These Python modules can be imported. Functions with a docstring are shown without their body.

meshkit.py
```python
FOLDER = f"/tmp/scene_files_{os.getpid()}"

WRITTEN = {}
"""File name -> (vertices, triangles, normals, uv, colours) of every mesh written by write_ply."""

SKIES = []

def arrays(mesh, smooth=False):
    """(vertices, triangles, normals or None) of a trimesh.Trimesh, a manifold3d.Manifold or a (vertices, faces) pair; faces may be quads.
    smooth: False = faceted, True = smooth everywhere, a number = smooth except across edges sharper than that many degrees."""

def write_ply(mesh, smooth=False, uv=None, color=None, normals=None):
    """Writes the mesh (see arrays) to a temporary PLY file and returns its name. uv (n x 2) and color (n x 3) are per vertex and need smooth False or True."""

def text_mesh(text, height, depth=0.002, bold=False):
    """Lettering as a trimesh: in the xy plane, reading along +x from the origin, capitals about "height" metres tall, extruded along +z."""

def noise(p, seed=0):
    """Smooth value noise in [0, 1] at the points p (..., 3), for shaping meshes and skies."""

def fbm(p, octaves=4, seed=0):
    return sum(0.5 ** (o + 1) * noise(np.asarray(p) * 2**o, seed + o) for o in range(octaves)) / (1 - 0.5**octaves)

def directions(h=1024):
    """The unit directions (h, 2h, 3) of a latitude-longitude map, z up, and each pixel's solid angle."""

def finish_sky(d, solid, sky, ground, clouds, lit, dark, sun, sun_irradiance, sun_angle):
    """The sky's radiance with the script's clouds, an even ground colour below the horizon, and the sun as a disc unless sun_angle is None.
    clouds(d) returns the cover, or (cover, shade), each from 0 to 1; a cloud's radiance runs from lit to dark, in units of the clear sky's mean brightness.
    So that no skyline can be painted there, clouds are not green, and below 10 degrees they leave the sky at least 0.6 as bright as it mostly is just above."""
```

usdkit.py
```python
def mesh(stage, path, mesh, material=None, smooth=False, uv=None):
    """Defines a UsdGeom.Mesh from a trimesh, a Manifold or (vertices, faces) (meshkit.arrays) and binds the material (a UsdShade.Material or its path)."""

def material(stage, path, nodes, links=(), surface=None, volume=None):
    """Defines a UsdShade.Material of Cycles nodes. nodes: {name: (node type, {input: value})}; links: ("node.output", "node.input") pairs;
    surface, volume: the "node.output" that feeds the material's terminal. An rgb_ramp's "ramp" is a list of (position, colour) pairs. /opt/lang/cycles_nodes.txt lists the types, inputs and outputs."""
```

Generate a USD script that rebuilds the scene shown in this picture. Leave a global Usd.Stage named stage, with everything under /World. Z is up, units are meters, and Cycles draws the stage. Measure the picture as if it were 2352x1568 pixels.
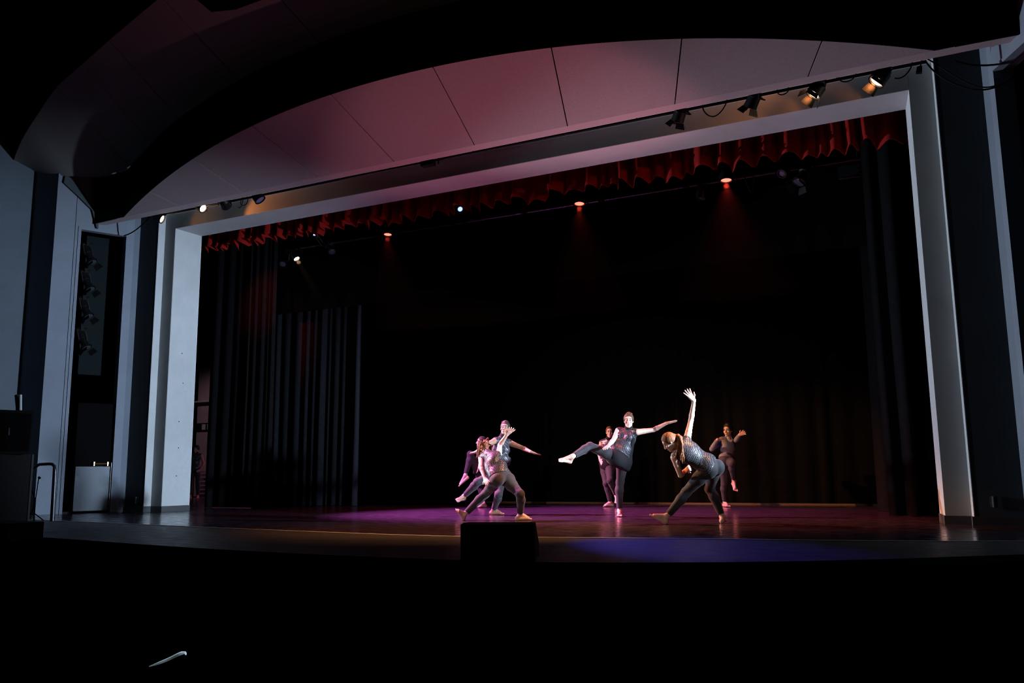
import math, numpy as np, trimesh, shapely, usdkit, meshkit
from shapely.geometry import Polygon, LineString
from pxr import Usd, UsdGeom, UsdLux, UsdShade, Gf

stage = Usd.Stage.CreateInMemory()
UsdGeom.SetStageUpAxis(stage, 'Z')
UsdGeom.Xform.Define(stage, '/World')
A = np.array
rng = np.random.default_rng(11)

# ------------------------------------------------------------------ camera and exposure
cam = UsdGeom.Camera.Define(stage, '/World/camera')
cam.CreateHorizontalApertureAttr(36.0)
cam.CreateFocalLengthAttr(29.961)
cam.CreateClippingRangeAttr((0.05, 200.0))
cam.CreateExposureAttr(0.0)
cam.AddTransformOp().Set(Gf.Matrix4d(0.89317125, 0.44960474, -0.01003502, 0, 0.07712194, -0.13114831, 0.9883584, 0,
                                     0.44305455, -0.88354722, -0.15181229, 0, 13.901, -12.195, 0.70, 1))


# ------------------------------------------------------------------ lamps
def look_at(pos, target):
    z = A(pos, float) - A(target, float); z /= np.linalg.norm(z)
    x = np.cross([0.013, 0.011, 1.0], z); x /= np.linalg.norm(x)
    y = np.cross(z, x)
    return Gf.Matrix4d(*map(float, x), 0, *map(float, y), 0, *map(float, z), 0, *map(float, pos), 1)


def spot(path, pos, target, power, color, angle, soft=0.5, r=0.06):
    l = UsdLux.SphereLight.Define(stage, path)
    l.CreateRadiusAttr(r)
    l.CreateIntensityAttr(float(power) / r ** 2)
    l.CreateColorAttr(Gf.Vec3f(*color))
    s = UsdLux.ShapingAPI.Apply(l.GetPrim())
    s.CreateShapingConeAngleAttr(float(angle))
    s.CreateShapingConeSoftnessAttr(float(soft))
    l.AddTransformOp().Set(look_at(pos, target))


# side light from the lamp towers in the two wall recesses, cool white
spot('/World/lamp_tower_right', (14.90, -0.82, 1.9), (0.0, -0.50, 2.0), 200, (0.60, 0.79, 1.0), 22.5, 0.9, 0.10)
spot('/World/lamp_tower_left', (-1.00, -0.78, 2.6), (14.0, -0.45, 3.0), 140, (0.66, 0.84, 1.0), 21, 0.9, 0.10)
spot('/World/added_lamp_house_front', (7.5, -15.0, 5.2), (9.3, 2.2, 0.9), 32, (1.0, 0.82, 0.70), 13, 0.7, 0.08)  # added unseen spot, frontal light on the dancers
spot('/World/added_lamp_house_second', (5.0, -15.0, 5.0), (7.3, 3.6, 1.1), 75, (1.0, 0.70, 0.52), 10.5, 0.7, 0.08)  # added unseen fill to brighten the figures upstage
# two added unseen red-pink spots behind the piers tint the ceiling shells from below
spot('/World/added_lamp_floor_right', (14.45, 1.15, 0.35), (8.6, -1.6, 6.2), 27, (1.0, 0.30, 0.38), 17, 1.0, 0.05)
spot('/World/added_lamp_floor_left', (-1.0, 1.15, 0.35), (9.4, -1.6, 6.2), 26, (1.0, 0.36, 0.46), 17, 1.0, 0.05)
# added spot that brightens only the pale arm of the nearest seat
spot('/World/added_lamp_seat', (11.75, -9.75, 0.62), (11.41, -9.94, 0.06), 0.5, (0.75, 0.88, 1.0), 11, 0.5, 0.02)
# (the lamps of the pipes are defined with their fixtures, in LAMPS)


# ------------------------------------------------------------------ helpers
used = {}


def numbered(name, parent='/World'):
    k = used.get((parent, name), 0)
    used[(parent, name)] = k + 1
    return f'{parent}/{name}' if k == 0 else f'{parent}/{name}_{k:03d}'


def tag(prim, label=None, cat=None, group=None, kind=None):
    p = stage.GetPrimAtPath(prim) if isinstance(prim, str) else prim.GetPrim() if hasattr(prim, 'GetPrim') else prim
    for k, v in (('label', label), ('category', cat), ('group', group), ('kind', kind)):
        if v:
            p.SetCustomDataByKey(k, v)
    return p


def thing(name, label, cat, loc=(0, 0, 0), group=None, kind=None):
    x = UsdGeom.Xform.Define(stage, numbered(name))
    x.AddTranslateOp().Set(Gf.Vec3d(*map(float, loc)))
    tag(x, label, cat, group, kind)
    return x.GetPath().pathString


def struct(name, label=None):
    x = UsdGeom.Xform.Define(stage, numbered(name))
    tag(x, label, None, None, 'structure')
    return x.GetPath().pathString


def obj(name, mesh, mat, parent='/World', smooth=False, label=None, kind=None):
    m = usdkit.mesh(stage, numbered(name, parent), mesh, mat, smooth)
    tag(m, label, None, None, kind)
    return m.GetPath().pathString


cat_ = trimesh.util.concatenate


def box(lo, hi):
    lo, hi = A(lo, float), A(hi, float)
    b = trimesh.creation.box(hi - lo)
    b.apply_translation((lo + hi) / 2)
    return b


def prism(pts, z0, z1):
    p = Polygon(pts)
    if not p.is_valid:
        p = p.buffer(0)
    m = trimesh.creation.extrude_polygon(p, z1 - z0, engine='earcut')
    m.apply_translation([0, 0, z0])
    return m


def tube(pts, r, n=10, cap=True):
    pts = A(pts, float)
    r = np.broadcast_to(A(r, float), (len(pts),))
    t = np.gradient(pts, axis=0)
    t /= np.linalg.norm(t, axis=1)[:, None] + 1e-12
    ref = A([0, 0, 1.0]) if abs(t[0][2]) < 0.9 else A([1.0, 0, 0])
    rings = []
    x = np.cross(ref, t[0]); x /= np.linalg.norm(x)
    for k in range(len(pts)):
        x = x - t[k] * (x @ t[k]); x /= np.linalg.norm(x)
        y = np.cross(t[k], x)
        a = np.linspace(0, 2 * np.pi, n, endpoint=False)
        rings.append(pts[k] + r[k] * (np.cos(a)[:, None] * x + np.sin(a)[:, None] * y))
    v = np.vstack(rings + [pts[:1], pts[-1:]])
    f = []
    N = len(pts)
    for k in range(N - 1):
        for i in range(n):
            j = (i + 1) % n
            f += [[k * n + i, k * n + j, (k + 1) * n + j], [k * n + i, (k + 1) * n + j, (k + 1) * n + i]]
    for i in range(n):
        j = (i + 1) % n
        f += [[N * n, j, i], [N * n + 1, (N - 1) * n + i, (N - 1) * n + j]]
    return trimesh.Trimesh(v, f, process=False)


def curve(pts, n=24):
    from scipy.interpolate import CubicSpline
    pts = A(pts, float)
    d = np.r_[0, np.cumsum(np.linalg.norm(np.diff(pts, axis=0), axis=1))]
    return CubicSpline(d, pts)(np.linspace(0, d[-1], n))


def sheet(P, off):
    """A solid skin: P is a (rows, columns, 3) grid, off its thickness vector (or one per point)."""
    P = A(P, float)
    h, w = P.shape[:2]
    Q = P + off
    v = np.vstack([P.reshape(-1, 3), Q.reshape(-1, 3)])
    f = []
    k = lambda i, j: i * w + j
    n = h * w
    for i in range(h - 1):
        for j in range(w - 1):
            a, b, c, d = k(i, j), k(i, j + 1), k(i + 1, j + 1), k(i + 1, j)
            f += [[a, b, c], [a, c, d], [n + a, n + c, n + b], [n + a, n + d, n + c]]
    ring = [k(0, j) for j in range(w)] + [k(i, w - 1) for i in range(1, h)] + [k(h - 1, j) for j in range(w - 2, -1, -1)] + [k(i, 0) for i in range(h - 2, 0, -1)]
    for a, b in zip(ring, ring[1:] + ring[:1]):
        f += [[a, n + a, b], [b, n + a, n + b]]
    m = trimesh.Trimesh(v, f, process=False)
    m.fix_normals()
    return m


# ------------------------------------------------------------------ materials
def mat(name, color, rough=0.6, metal=0.0, spec=0.5, noise=None, bump=None, sheen=0.0, sheen_tint=(1, 1, 1), coat=0.0):
    path = f'/World/Looks/{name}'
    n = {'p': ('principled_bsdf', {'base_color': color, 'roughness': rough, 'metallic': metal, 'specular_ior_level': spec,
                                   'sheen_weight': sheen, 'sheen_tint': sheen_tint, 'coat_weight': coat})}
    L = []
    if noise:
        scale, amt = noise
        n['g'] = ('geometry', {})
        n['n'] = ('noise_texture', {'scale': scale, 'detail': 5.0, 'roughness': 0.6})
        c = A(color)
        n['r'] = ('rgb_ramp', {'ramp': [(0.25, tuple(c * (1 - amt))), (0.75, tuple(np.minimum(c * (1 + amt), 1)))]})
        L += [('g.position', 'n.vector'), ('n.fac', 'r.fac'), ('r.color', 'p.base_color')]
    if bump:
        scale, dist = bump
        n['g'] = ('geometry', {})
        n['bn'] = ('noise_texture', {'scale': scale, 'detail': 4.0})
        n['b'] = ('bump', {'strength': 0.6, 'distance': dist})
        L += [('g.position', 'bn.vector'), ('bn.fac', 'b.height'), ('b.normal', 'p.normal')]
    return usdkit.material(stage, path, n, L, surface='p.BSDF')


def glow(name, color, strength):
    return usdkit.material(stage, f'/World/Looks/{name}', {'e': ('emission', {'color': color, 'strength': strength})}, [], surface='e.emission')


M = {}
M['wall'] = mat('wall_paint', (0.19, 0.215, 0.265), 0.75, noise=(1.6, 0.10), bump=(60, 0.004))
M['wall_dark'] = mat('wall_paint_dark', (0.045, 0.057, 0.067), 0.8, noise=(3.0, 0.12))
M['frame'] = mat('proscenium_paint', (0.52, 0.53, 0.54), 0.7, noise=(0.9, 0.12), bump=(40, 0.003))
M['face'] = mat('proscenium_face_paint', (0.38, 0.39, 0.39), 0.75, noise=(2.0, 0.10))
M['base'] = mat('baseboard_rubber', (0.05, 0.05, 0.055), 0.5)
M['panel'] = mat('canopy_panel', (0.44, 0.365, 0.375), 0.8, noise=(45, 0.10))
M['panel_shaded'] = mat('canopy_panel_upper_shaded', (0.16, 0.15, 0.15), 0.85, noise=(45, 0.10))  # same panels, with the shade on the second shell put into the colour
M['black'] = mat('flat_black', (0.003, 0.003, 0.0035), 0.9, spec=0.05)
M['black_metal'] = mat('black_metal', (0.004, 0.004, 0.0045), 0.5, spec=0.25)
M['steel'] = mat('worn_steel', (0.09, 0.09, 0.095), 0.38, metal=0.9)
M['strip'] = mat('seam_strip', (0.30, 0.28, 0.28), 0.5)
M['wall_house'] = mat('house_wall_paint', (0.095, 0.115, 0.145), 0.75, noise=(1.6, 0.10))
M['door_steel'] = mat('door_steel', (0.016, 0.021, 0.030), 0.36, metal=0.4, noise=(6, 0.15))
M['brass'] = mat('brass', (0.75, 0.52, 0.25), 0.25, metal=1.0)
M['velvet'] = mat('black_velvet', (0.0018, 0.0018, 0.0022), 0.95, spec=0.05, noise=(14, 0.3))
M['leg_velvet_lit'] = mat('leg_velvet_lit', (0.014, 0.015, 0.019), 0.95, spec=0.05, noise=(14, 0.3))  # lighter copy of the leg velvet; side light on the folds put into colour
M['leg_velvet'] = mat('leg_velvet', (0.0065, 0.0065, 0.0075), 0.95, spec=0.05, noise=(14, 0.3))
M['red_velvet'] = mat('red_velvet', (0.30, 0.010, 0.008), 0.9, spec=0.1, noise=(9, 0.2))
M['board'] = mat('grey_board', (0.010, 0.014, 0.016), 0.85, spec=0.08)
M['wing_wall'] = mat('wing_wall', (0.45, 0.40, 0.40), 0.8, noise=(3, 0.1))
M['rubber'] = mat('black_rubber', (0.003, 0.003, 0.0035), 0.7, spec=0.15)
M['pale'] = mat('pale_plastic', (0.55, 0.62, 0.66), 0.5)
M['seat'] = mat('seat_cloth', (0.002, 0.002, 0.002), 1.0, spec=0.0)


def floor_mat(name, a, b, rough0, rough1, streak):
    n = {'g': ('geometry', {}), 'm': ('mapping', {'scale': streak}), 'n': ('noise_texture', {'scale': 2.0, 'detail': 8.0, 'roughness': 0.7}),
         'r': ('rgb_ramp', {'ramp': [(0.3, a), (0.7, b)]}), 'n2': ('noise_texture', {'scale': 9.0, 'detail': 6.0}),
         'rr': ('map_range', {'from_min': 0.3, 'from_max': 0.7, 'to_min': rough0, 'to_max': rough1}),
         'bm': ('bump', {'strength': 0.25, 'distance': 0.004}), 'p': ('principled_bsdf', {'specular_ior_level': 0.5})}
    L = [('g.position', 'm.vector'), ('m.vector', 'n.vector'), ('n.fac', 'r.fac'), ('r.color', 'p.base_color'), ('m.vector', 'n2.vector'),
         ('n2.fac', 'rr.value'), ('rr.result', 'p.roughness'), ('n2.fac', 'bm.height'), ('bm.normal', 'p.normal')]
    return usdkit.material(stage, f'/World/Looks/{name}', n, L, surface='p.BSDF')


M['dance_floor'] = floor_mat('dance_floor', (0.026, 0.016, 0.028), (0.036, 0.023, 0.039), 0.12, 0.28, (0.5, 0.9, 1.0))
M['apron'] = floor_mat('apron_floor', (0.018, 0.016, 0.015), (0.036, 0.032, 0.029), 0.38, 0.6, (0.4, 1.5, 1.0))

# ------------------------------------------------------------------ the room
W, H = 13.85, 5.774
mx = lambda pts: [(W - p[0], *p[1:]) for p in pts]


def wall_from(pts, z0, z1, depth):
    """An upright wall along plan points with thickness away to the left (depth > 0) of travel."""
    ls = LineString(pts)
    return prism(list(ls.coords) + list(ls.parallel_offset(abs(depth), 'left' if depth > 0 else 'right').coords)[::1 if depth < 0 and False else -1], z0, z1)


# floor: dance floor, apron of the stage, its front, the house floor
edge = [(-2.6, -2.6), (-2.1, -3.5), (0.2, -4.6), (2.4, -5.2), (4.76, -5.55), (6.07, -5.76), (7.72, -5.98), (8.9, -6.04), (10.09, -6.03), (10.98, -5.92), (11.5, -5.76), (12.43, -5.36), (13.32, -4.81),
        (14.42, -3.95), (16.0, -2.7), (16.6, -2.0)]
edge = [tuple(p) for p in curve(edge, 90)]
seam = [tuple(p) for p in curve([(-2.6, -2.5), (1.0, -2.95), (3.02, -3.2), (5.18, -3.5), (7.2, -3.72), (8.98, -3.78), (9.91, -3.62), (11.53, -3.26), (13.19, -2.96), (14.52, -2.55), (16.6, -1.9)], 80)]
fl = struct('floor', 'dark stage floor with apron and house floor')
obj('dance_floor', prism([(-8, 9), (-8, -0.4), (-2.6, -1.0)] + seam + [(16.6, -1.0), (19, 9)], -0.06, 0.0), M['dance_floor'], fl, label='glossy dark dance floor')
obj('apron', prism(seam + edge[::-1], -0.06, -0.001), M['apron'], fl, label='dull dark apron boards')
ls = LineString(seam)
obj('seam_strip', prism(list(ls.buffer(0.036, cap_style=2).exterior.coords), -0.02, 0.004), M['strip'], fl, label='thin metal strip along the dance floor edge')
inner = LineString(edge).buffer(0.05, single_sided=True)
obj('stage_front', prism(list(LineString(edge).buffer(0.03, cap_style=2).exterior.coords), -1.05, -0.06), M['black'], fl)
obj('house_floor', box((-8, -16, -1.10), (22, -0.5, -1.05)), M['black'], fl)

# proscenium: jambs, soffit, faces, the step round them and the outer wall
J0, J1, S1, O1 = (0.0, 0.0), (0.066, 0.641), (-0.32, -0.16), (-0.86, -0.16)
wf = struct('wall_front', 'pale proscenium arch round the stage opening')
for sx in (lambda p: p, mx):
    obj('jamb', prism(sx([J0, J1, (-0.34, 0.641), (-0.30, 0.0)]), 0.0, 6.6), M['frame'], wf)
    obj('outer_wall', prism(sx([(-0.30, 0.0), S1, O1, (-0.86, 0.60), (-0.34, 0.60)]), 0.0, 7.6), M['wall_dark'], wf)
    obj('step_strip', prism(sx([(-0.296, 0.0), (-0.316, -0.162), (-0.326, -0.162), (-0.306, 0.0)]), 0.0, 6.11), M['frame'], wf)
hd = cat_([trimesh.convex.convex_hull(A([(0, 0, H), (W, 0, H), (0.066, 0.641, H - 0.012), (W - 0.066, 0.641, H - 0.012), (0, 0, 6.09), (W, 0, 6.09), (0.066, 0.641, 6.09), (W - .066, 0.641, 6.09)]))])
obj('header', hd, M['frame'], wf)
obj('header_top', box((-0.32, -0.16, 6.09), (W + 0.32, 0.60, 7.6)), M['frame'], wf)
obj('header_face', box((0.0, -0.006, H + 0.004), (W, 0.0, 6.09)), M['face'], wf)
for sx in (lambda p: p, mx):
    obj('jamb_face', prism(sx([(-0.004, 0.0), (-0.004, -0.006), (-0.302, -0.006), (-0.302, 0.0)]), 0.0, 6.09), M['face'], wf)
for sx, nm in ((lambda p: p, 'left'), (mx, 'right')):
    b = cat_([prism(sx([(0.012, 0.0), (0.078, 0.645), (0.066, 0.645), (0.0, 0.0)]), 0, 0.11), prism(sx([(0.012, -0.012), (0.012, 0.0), (-0.30, 0.0), (-0.308, -0.172), (-0.86, -0.172), (-0.86, -0.184), (-0.296, -0.184), (-0.288, -0.012)]), 0, 0.11)])
    tag(obj('baseboard_' + nm, b, M['base']), 'dark rubber base along the ' + nm + ' proscenium pier', kind='structure')

# the two splayed side walls, each with a tall recess for a lamp tower
u = A([-0.408, -0.913]); nin = A([-0.913, 0.408])            # along the left wall towards the house, and into the wall
P0 = A([-0.86, -0.16])
ap = lambda a, o=0.0: tuple(P0 + u * a + nin * o)


def side(sx, nm):
    w = struct('wall_' + nm, 'pale splayed wall with tall recess at the ' + nm + ' of the stage')
    a0, a1, a2, top = 0.27, 1.15, 1.61, 5.65
    pre = (-0.93, -0.245)
    obj('return_strip', prism(sx([(-0.86, -0.16), pre, (-1.2, -0.15), (-1.2, -0.05), (-0.86, -0.05)]), 0, 7.6), M['wall'], w)
    obj('pier', prism(sx([pre, ap(a0), ap(a0, 0.25), ap(0.0, 0.3)]), 0, 7.6), M['wall'], w)
    obj('pier', prism(sx([ap(a1 + 0.02), ap(a1 + 0.09), ap(a1 + 0.09, 0.02), ap(a1 + 0.10, 0.02), ap(a1 + 0.10, 0.0), ap(a2), (-2.24, -1.63), (-2.24, -1.50), ap(a1 + 0.3, 0.22), ap(a1 + .02, 0.22)]), 0, 7.6), M['wall'], w)
    obj('lintel', prism(sx([ap(a0), ap(a1 + 0.02), ap(a1 + 0.02, 0.25), ap(a0, 0.25)]), top + 0.02, 7.6), M['wall'], w)
    fr = cat_([prism(sx([ap(a1 - 0.02, -0.015), ap(a1 + 0.035, -0.015), ap(a1 + 0.035, 0.10), ap(a1 - .02, 0.10)]), 0, top + 0.05),
               prism(sx([ap(a0, -0.012), ap(a1, -0.012), ap(a1, 0.10), ap(a0, 0.10)]), top - 0.01, top + 0.04)])
    obj('recess_trim', fr, M['wall'], w)
    rec = cat_([prism(sx([ap(a0 - .02, 0.2), ap(a0 - 0.0, 0.2), ap(a0 - 0.3, 1.4), ap(a0 - .32, 1.4)]), 0, 6.2),
                prism(sx([ap(a1 + 0.04, 0.1), ap(a1 + 0.3, 1.4), ap(a1 + 0.32, 1.4), ap(a1 + 0.06, 0.1)]), 0, 6.2),
                prism(sx([ap(a0 - 0.32, 1.35), ap(a1 + 0.32, 1.35), ap(a1 + 0.32, 1.4), ap(a0 - 0.32, 1.4)]), 0, 6.2)])
    obj('recess_lining', rec, M['black'], w)
    # the next splayed wall towards the house
    q = A([-2.23, -1.63])
    obj('house_wall', prism(sx([tuple(q), tuple(q + u * 3.2), tuple(q + u * 3.2 + nin * 0.2), tuple(q + nin * 0.2)]), -1.05, 8.2), M['wall_house'], w)
    obj('stage_base', prism(sx([tuple(P0), ap(a2), (-2.24, -1.63), (-2.24, -1.0), (-1.2, -0.1)]), -1.05, -0.06), M['black'], w)


side(lambda p: [tuple(x) for x in p], 'left')
side(lambda p: mx([tuple(x) for x in p]), 'right')
UsdGeom.Xform.Define(stage, '/World/Looks') if False else None

# ceiling: two shells of panels over the front of the stage
ce = struct('ceiling', 'two arched ceiling shells of wide grey panels above the stage front')
c0, aw = W / 2, 7.26


def arc(x):
    g = 1 - np.abs((x - c0) / aw) ** 2.06
    g = np.maximum(g, 0)
    return np.stack([x, -1 - 1.249 * g, 5.8 + 0.769 * g], -1)


rear = [-0.33, 1.2, 2.83, 4.54, 6.14, 7.66, 9.25, 10.89, 12.68, 14.18]
front = [-0.33, 0.83, 2.35, 4.01, 5.78, 7.66, 9.49, 11.24, 12.92, 14.18]
for k in range(9):
    s = np.linspace(0, 1, 12)
    gap = 0.009
    xr = rear[k] + gap + (rear[k + 1] - rear[k] - 2 * gap) * s
    xf = front[k] + gap + (front[k + 1] - front[k] - 2 * gap) * s
    r_ = np.stack([xr, np.full_like(xr, -1.0), np.full_like(xr, 5.8)], -1)
    f_ = arc(xf)
    f_[:, 1] = np.minimum(f_[:, 1], -1.001)
    t = np.linspace(0, 1, 5)[:, None, None]
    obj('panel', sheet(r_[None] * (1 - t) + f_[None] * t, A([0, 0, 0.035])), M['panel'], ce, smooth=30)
obj('edge_strip', box((-1.24, -1.0, 5.80), (15.09, -0.80, 5.83)), M['panel'], ce)
obj('backing', sheet(np.stack([A([[x, -1.0, 5.86] for x in np.linspace(-.3, 14.15, 40)]), arc(np.linspace(-.3, 14.15, 40)) + A([0, 0.02, 0.06])]), A([0, 0, 0.04])), M['black'], ce)
xs = np.linspace(-0.32, 14.17, 60)
low = np.vstack([[(-1.26, -1.0, 5.79)], arc(xs) - A([0, 0.0, 0.0]), [(15.11, -1.0, 5.79)]])
low[:, 1] -= 0.012
hi = low.copy(); hi[:, 2] += 0.95; hi[0, 2] = 6.75; hi[-1, 2] = 6.75
obj('riser', sheet(np.stack([low, hi]), A([0, 0.03, 0])), M['black'], ce, smooth=30)
xs_ = [(0.83, 5.70), (0.84, 6.01), (1.31, 6.60), (1.50, 6.70), (1.52, 6.52), (1.20, 6.26), (0.97, 6.06), (0.86, 5.70)]
m_ = trimesh.creation.extrude_polygon(Polygon(xs_), 0.09, engine='earcut')
B_ = np.eye(4); B_[:3, 0] = [-0.408, -0.913, 0]; B_[:3, 1] = [0, 0, 1]; B_[:3, 2] = [-0.913, 0.408, 0]; B_[:3, 3] = [-0.86 + 0.913 * 0.06, -0.16 - 0.408 * 0.06, 0]
m_.apply_transform(B_); m_.fix_normals()
obj('end_fascia', m_, M['wall_dark'], ce)
# second shell
r2 = A([(-2.30, -1.58, 6.86), (-1.5, -1.56, 6.66), (-0.9, -1.25, 6.66), (-0.15, -1.08, 6.80), (0.8, -1.38, 7.0), (1.79, -1.64, 7.20), (3.63, -2.0, 7.36), (5.53, -2.21, 7.47), (6.925, -2.25, 7.50)])
f2 = A([(-2.42, -2.0, 7.02), (-1.6, -2.35, 7.25), (-0.9, -2.55, 7.5), (-0.05, -2.8, 7.73), (0.9, -3.0, 7.86), (1.83, -3.2, 7.98), (3.45, -3.55, 8.14), (5.25, -3.9, 8.32), (6.925, -4.05, 8.40)])
r2 = np.vstack([r2, (A([W, 0, 0]) + r2[:-1][::-1] * A([-1, 1, 1]))])
f2 = np.vstack([f2, (A([W, 0, 0]) + f2[:-1][::-1] * A([-1, 1, 1]))])
from scipy.interpolate import PchipInterpolator
tt = np.arange(len(r2))
R2, F2 = PchipInterpolator(tt, r2), PchipInterpolator(tt, f2)
cuts = [0, 3.02, 4.45, 5.0, 6.0, 7.0, 9.0, 10.0, 11.0, 13.0, 16]
cuts = [0, 3.0, 4.0, 5.0, 6.0, 7.0, 9.0, 10.0, 11.0, 12.0, 13.0, 16.0]
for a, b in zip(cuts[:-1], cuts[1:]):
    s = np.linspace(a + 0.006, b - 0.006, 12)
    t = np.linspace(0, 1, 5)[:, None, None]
    obj('panel', sheet(R2(s)[None] * (1 - t) + F2(s)[None] * t, A([0, 0, 0.035])), M['panel_shaded'], ce, smooth=30)
s = np.linspace(0, 16, 80)
hi = F2(s) + A([0, 0, 1.0])
obj('riser', sheet(np.stack([F2(s) + A([0, -0.01, 0]), hi]), A([0, 0.03, 0])), M['black'], ce, smooth=30)
obj('backing', sheet(np.stack([R2(s) + A([0, 0, .06]), F2(s) + A([0, 0.03, .06])]), A([0, 0, 0.03])), M['black'], ce)
obj('ceiling_beam', trimesh.convex.convex_hull(A([(5.59, -4.5, 6.83), (6.02, -4.5, 6.75), (7.4, -4.6, 6.7), (5.49, -4.5, 7.6), (7.4, -4.6, 7.6), (5.59, -4.9, 6.9), (7.4, -4.95, 6.8), (5.5, -4.9, 7.6), (7.4, -4.95, 7.6)])), M['black'], ce)

lo_ = struct('ceiling', 'black fly loft roof and wing walls behind the stage opening')
obj('roof', box((-9, 0.62, 9.0), (20, 9.5, 9.1)), M['black'], lo_)
obj('grid_beam', box((-9, 2.2, 8.9), (20, 2.3, 9.0)), M['black'], lo_)
wb = struct('wall_back', 'dim rear and wing walls of the stage house')
obj('rear_wall', box((-9.2, 9.4, 0), (20, 9.55, 9.0)), M['wing_wall'], wb)

# ------------------------------------------------------------------ drapes
def drape(name, label, cat, x0, x1, y, z0, z1, mat_, pitch=0.22, amp=0.055, seed=1, group=None, hem=None, taper=0.0, part='cloth', nz=8, flare=0.0, tilt=0.0):
    g = np.random.default_rng(seed)
    n = int((x1 - x0) / pitch)
    ws = g.uniform(0.45, 1.8, n); ws *= (x1 - x0) / ws.sum()
    heights = g.uniform(0.35, 1.4, n)
    px = 9
    xs, ph, am = [], [], []
    at_ = x0
    for k in range(n):
        s = np.arange(px) / px
        xs.append(at_ + s * ws[k]); ph.append(s * 2 * np.pi); am.append(np.full(px, heights[k]))
        at_ += ws[k]
    xs = np.concatenate(xs + [[x1]]); ph = np.concatenate(ph + [[0]]); am = np.concatenate(am + [[heights[-1]]])
    prof = (1 - np.cos(ph)) / 2
    prof = prof ** 0.8 * am * amp
    fold_id = np.minimum(np.searchsorted(np.cumsum(ws) + x0, xs, 'right'), n - 1)
    lift = g.uniform(-1, 1, n)[fold_id]
    rows = []
    cx_ = x0 if taper >= 0 else x1
    for t in np.linspace(0, 1, nz):           # from the bottom up
        z = z0 + (z1 - z0) * t ** (1.6 if hem else 1.0)
        zz = np.full_like(xs, z) + tilt * (xs - x0) * (1 - t)
        yy = y - prof * (1.0 - 0.35 * t) - (flare * prof / max(amp, 1e-6) * max(0, 1 - t * 5))
        if hem and t == 0:
            zz = zz + hem * (lift * 0.55 + (prof / amp - 0.5) * 0.9)
        sway = 0.02 * np.sin(3.1 * t + xs * 1.7 + seed) * (1 - t)
        rows.append(np.stack([xs + sway + taper * (1 - t) * (xs - (x0 + x1) / 2), yy, zz], -1))
    t = thing(name, label, cat, (0, 0, 0), group)
    obj(part, sheet(A(rows), A([0, 0.012, 0])), mat_, t, smooth=50)
    if z1 - z0 > 0.3:
        obj('batten', tube([(x0, y, z1 + 0.02), (x1, y, z1 + 0.02)], 0.02, 8), M['black_metal'], t)
        for xh in np.linspace(max(x0, -0.8) + .1, x1 - .1, 4):
            obj('lift_line', tube([(xh, y, z1 + .02), (xh, y, 9.0)], 0.005, 5), M['black_metal'], t)
    return t


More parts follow.
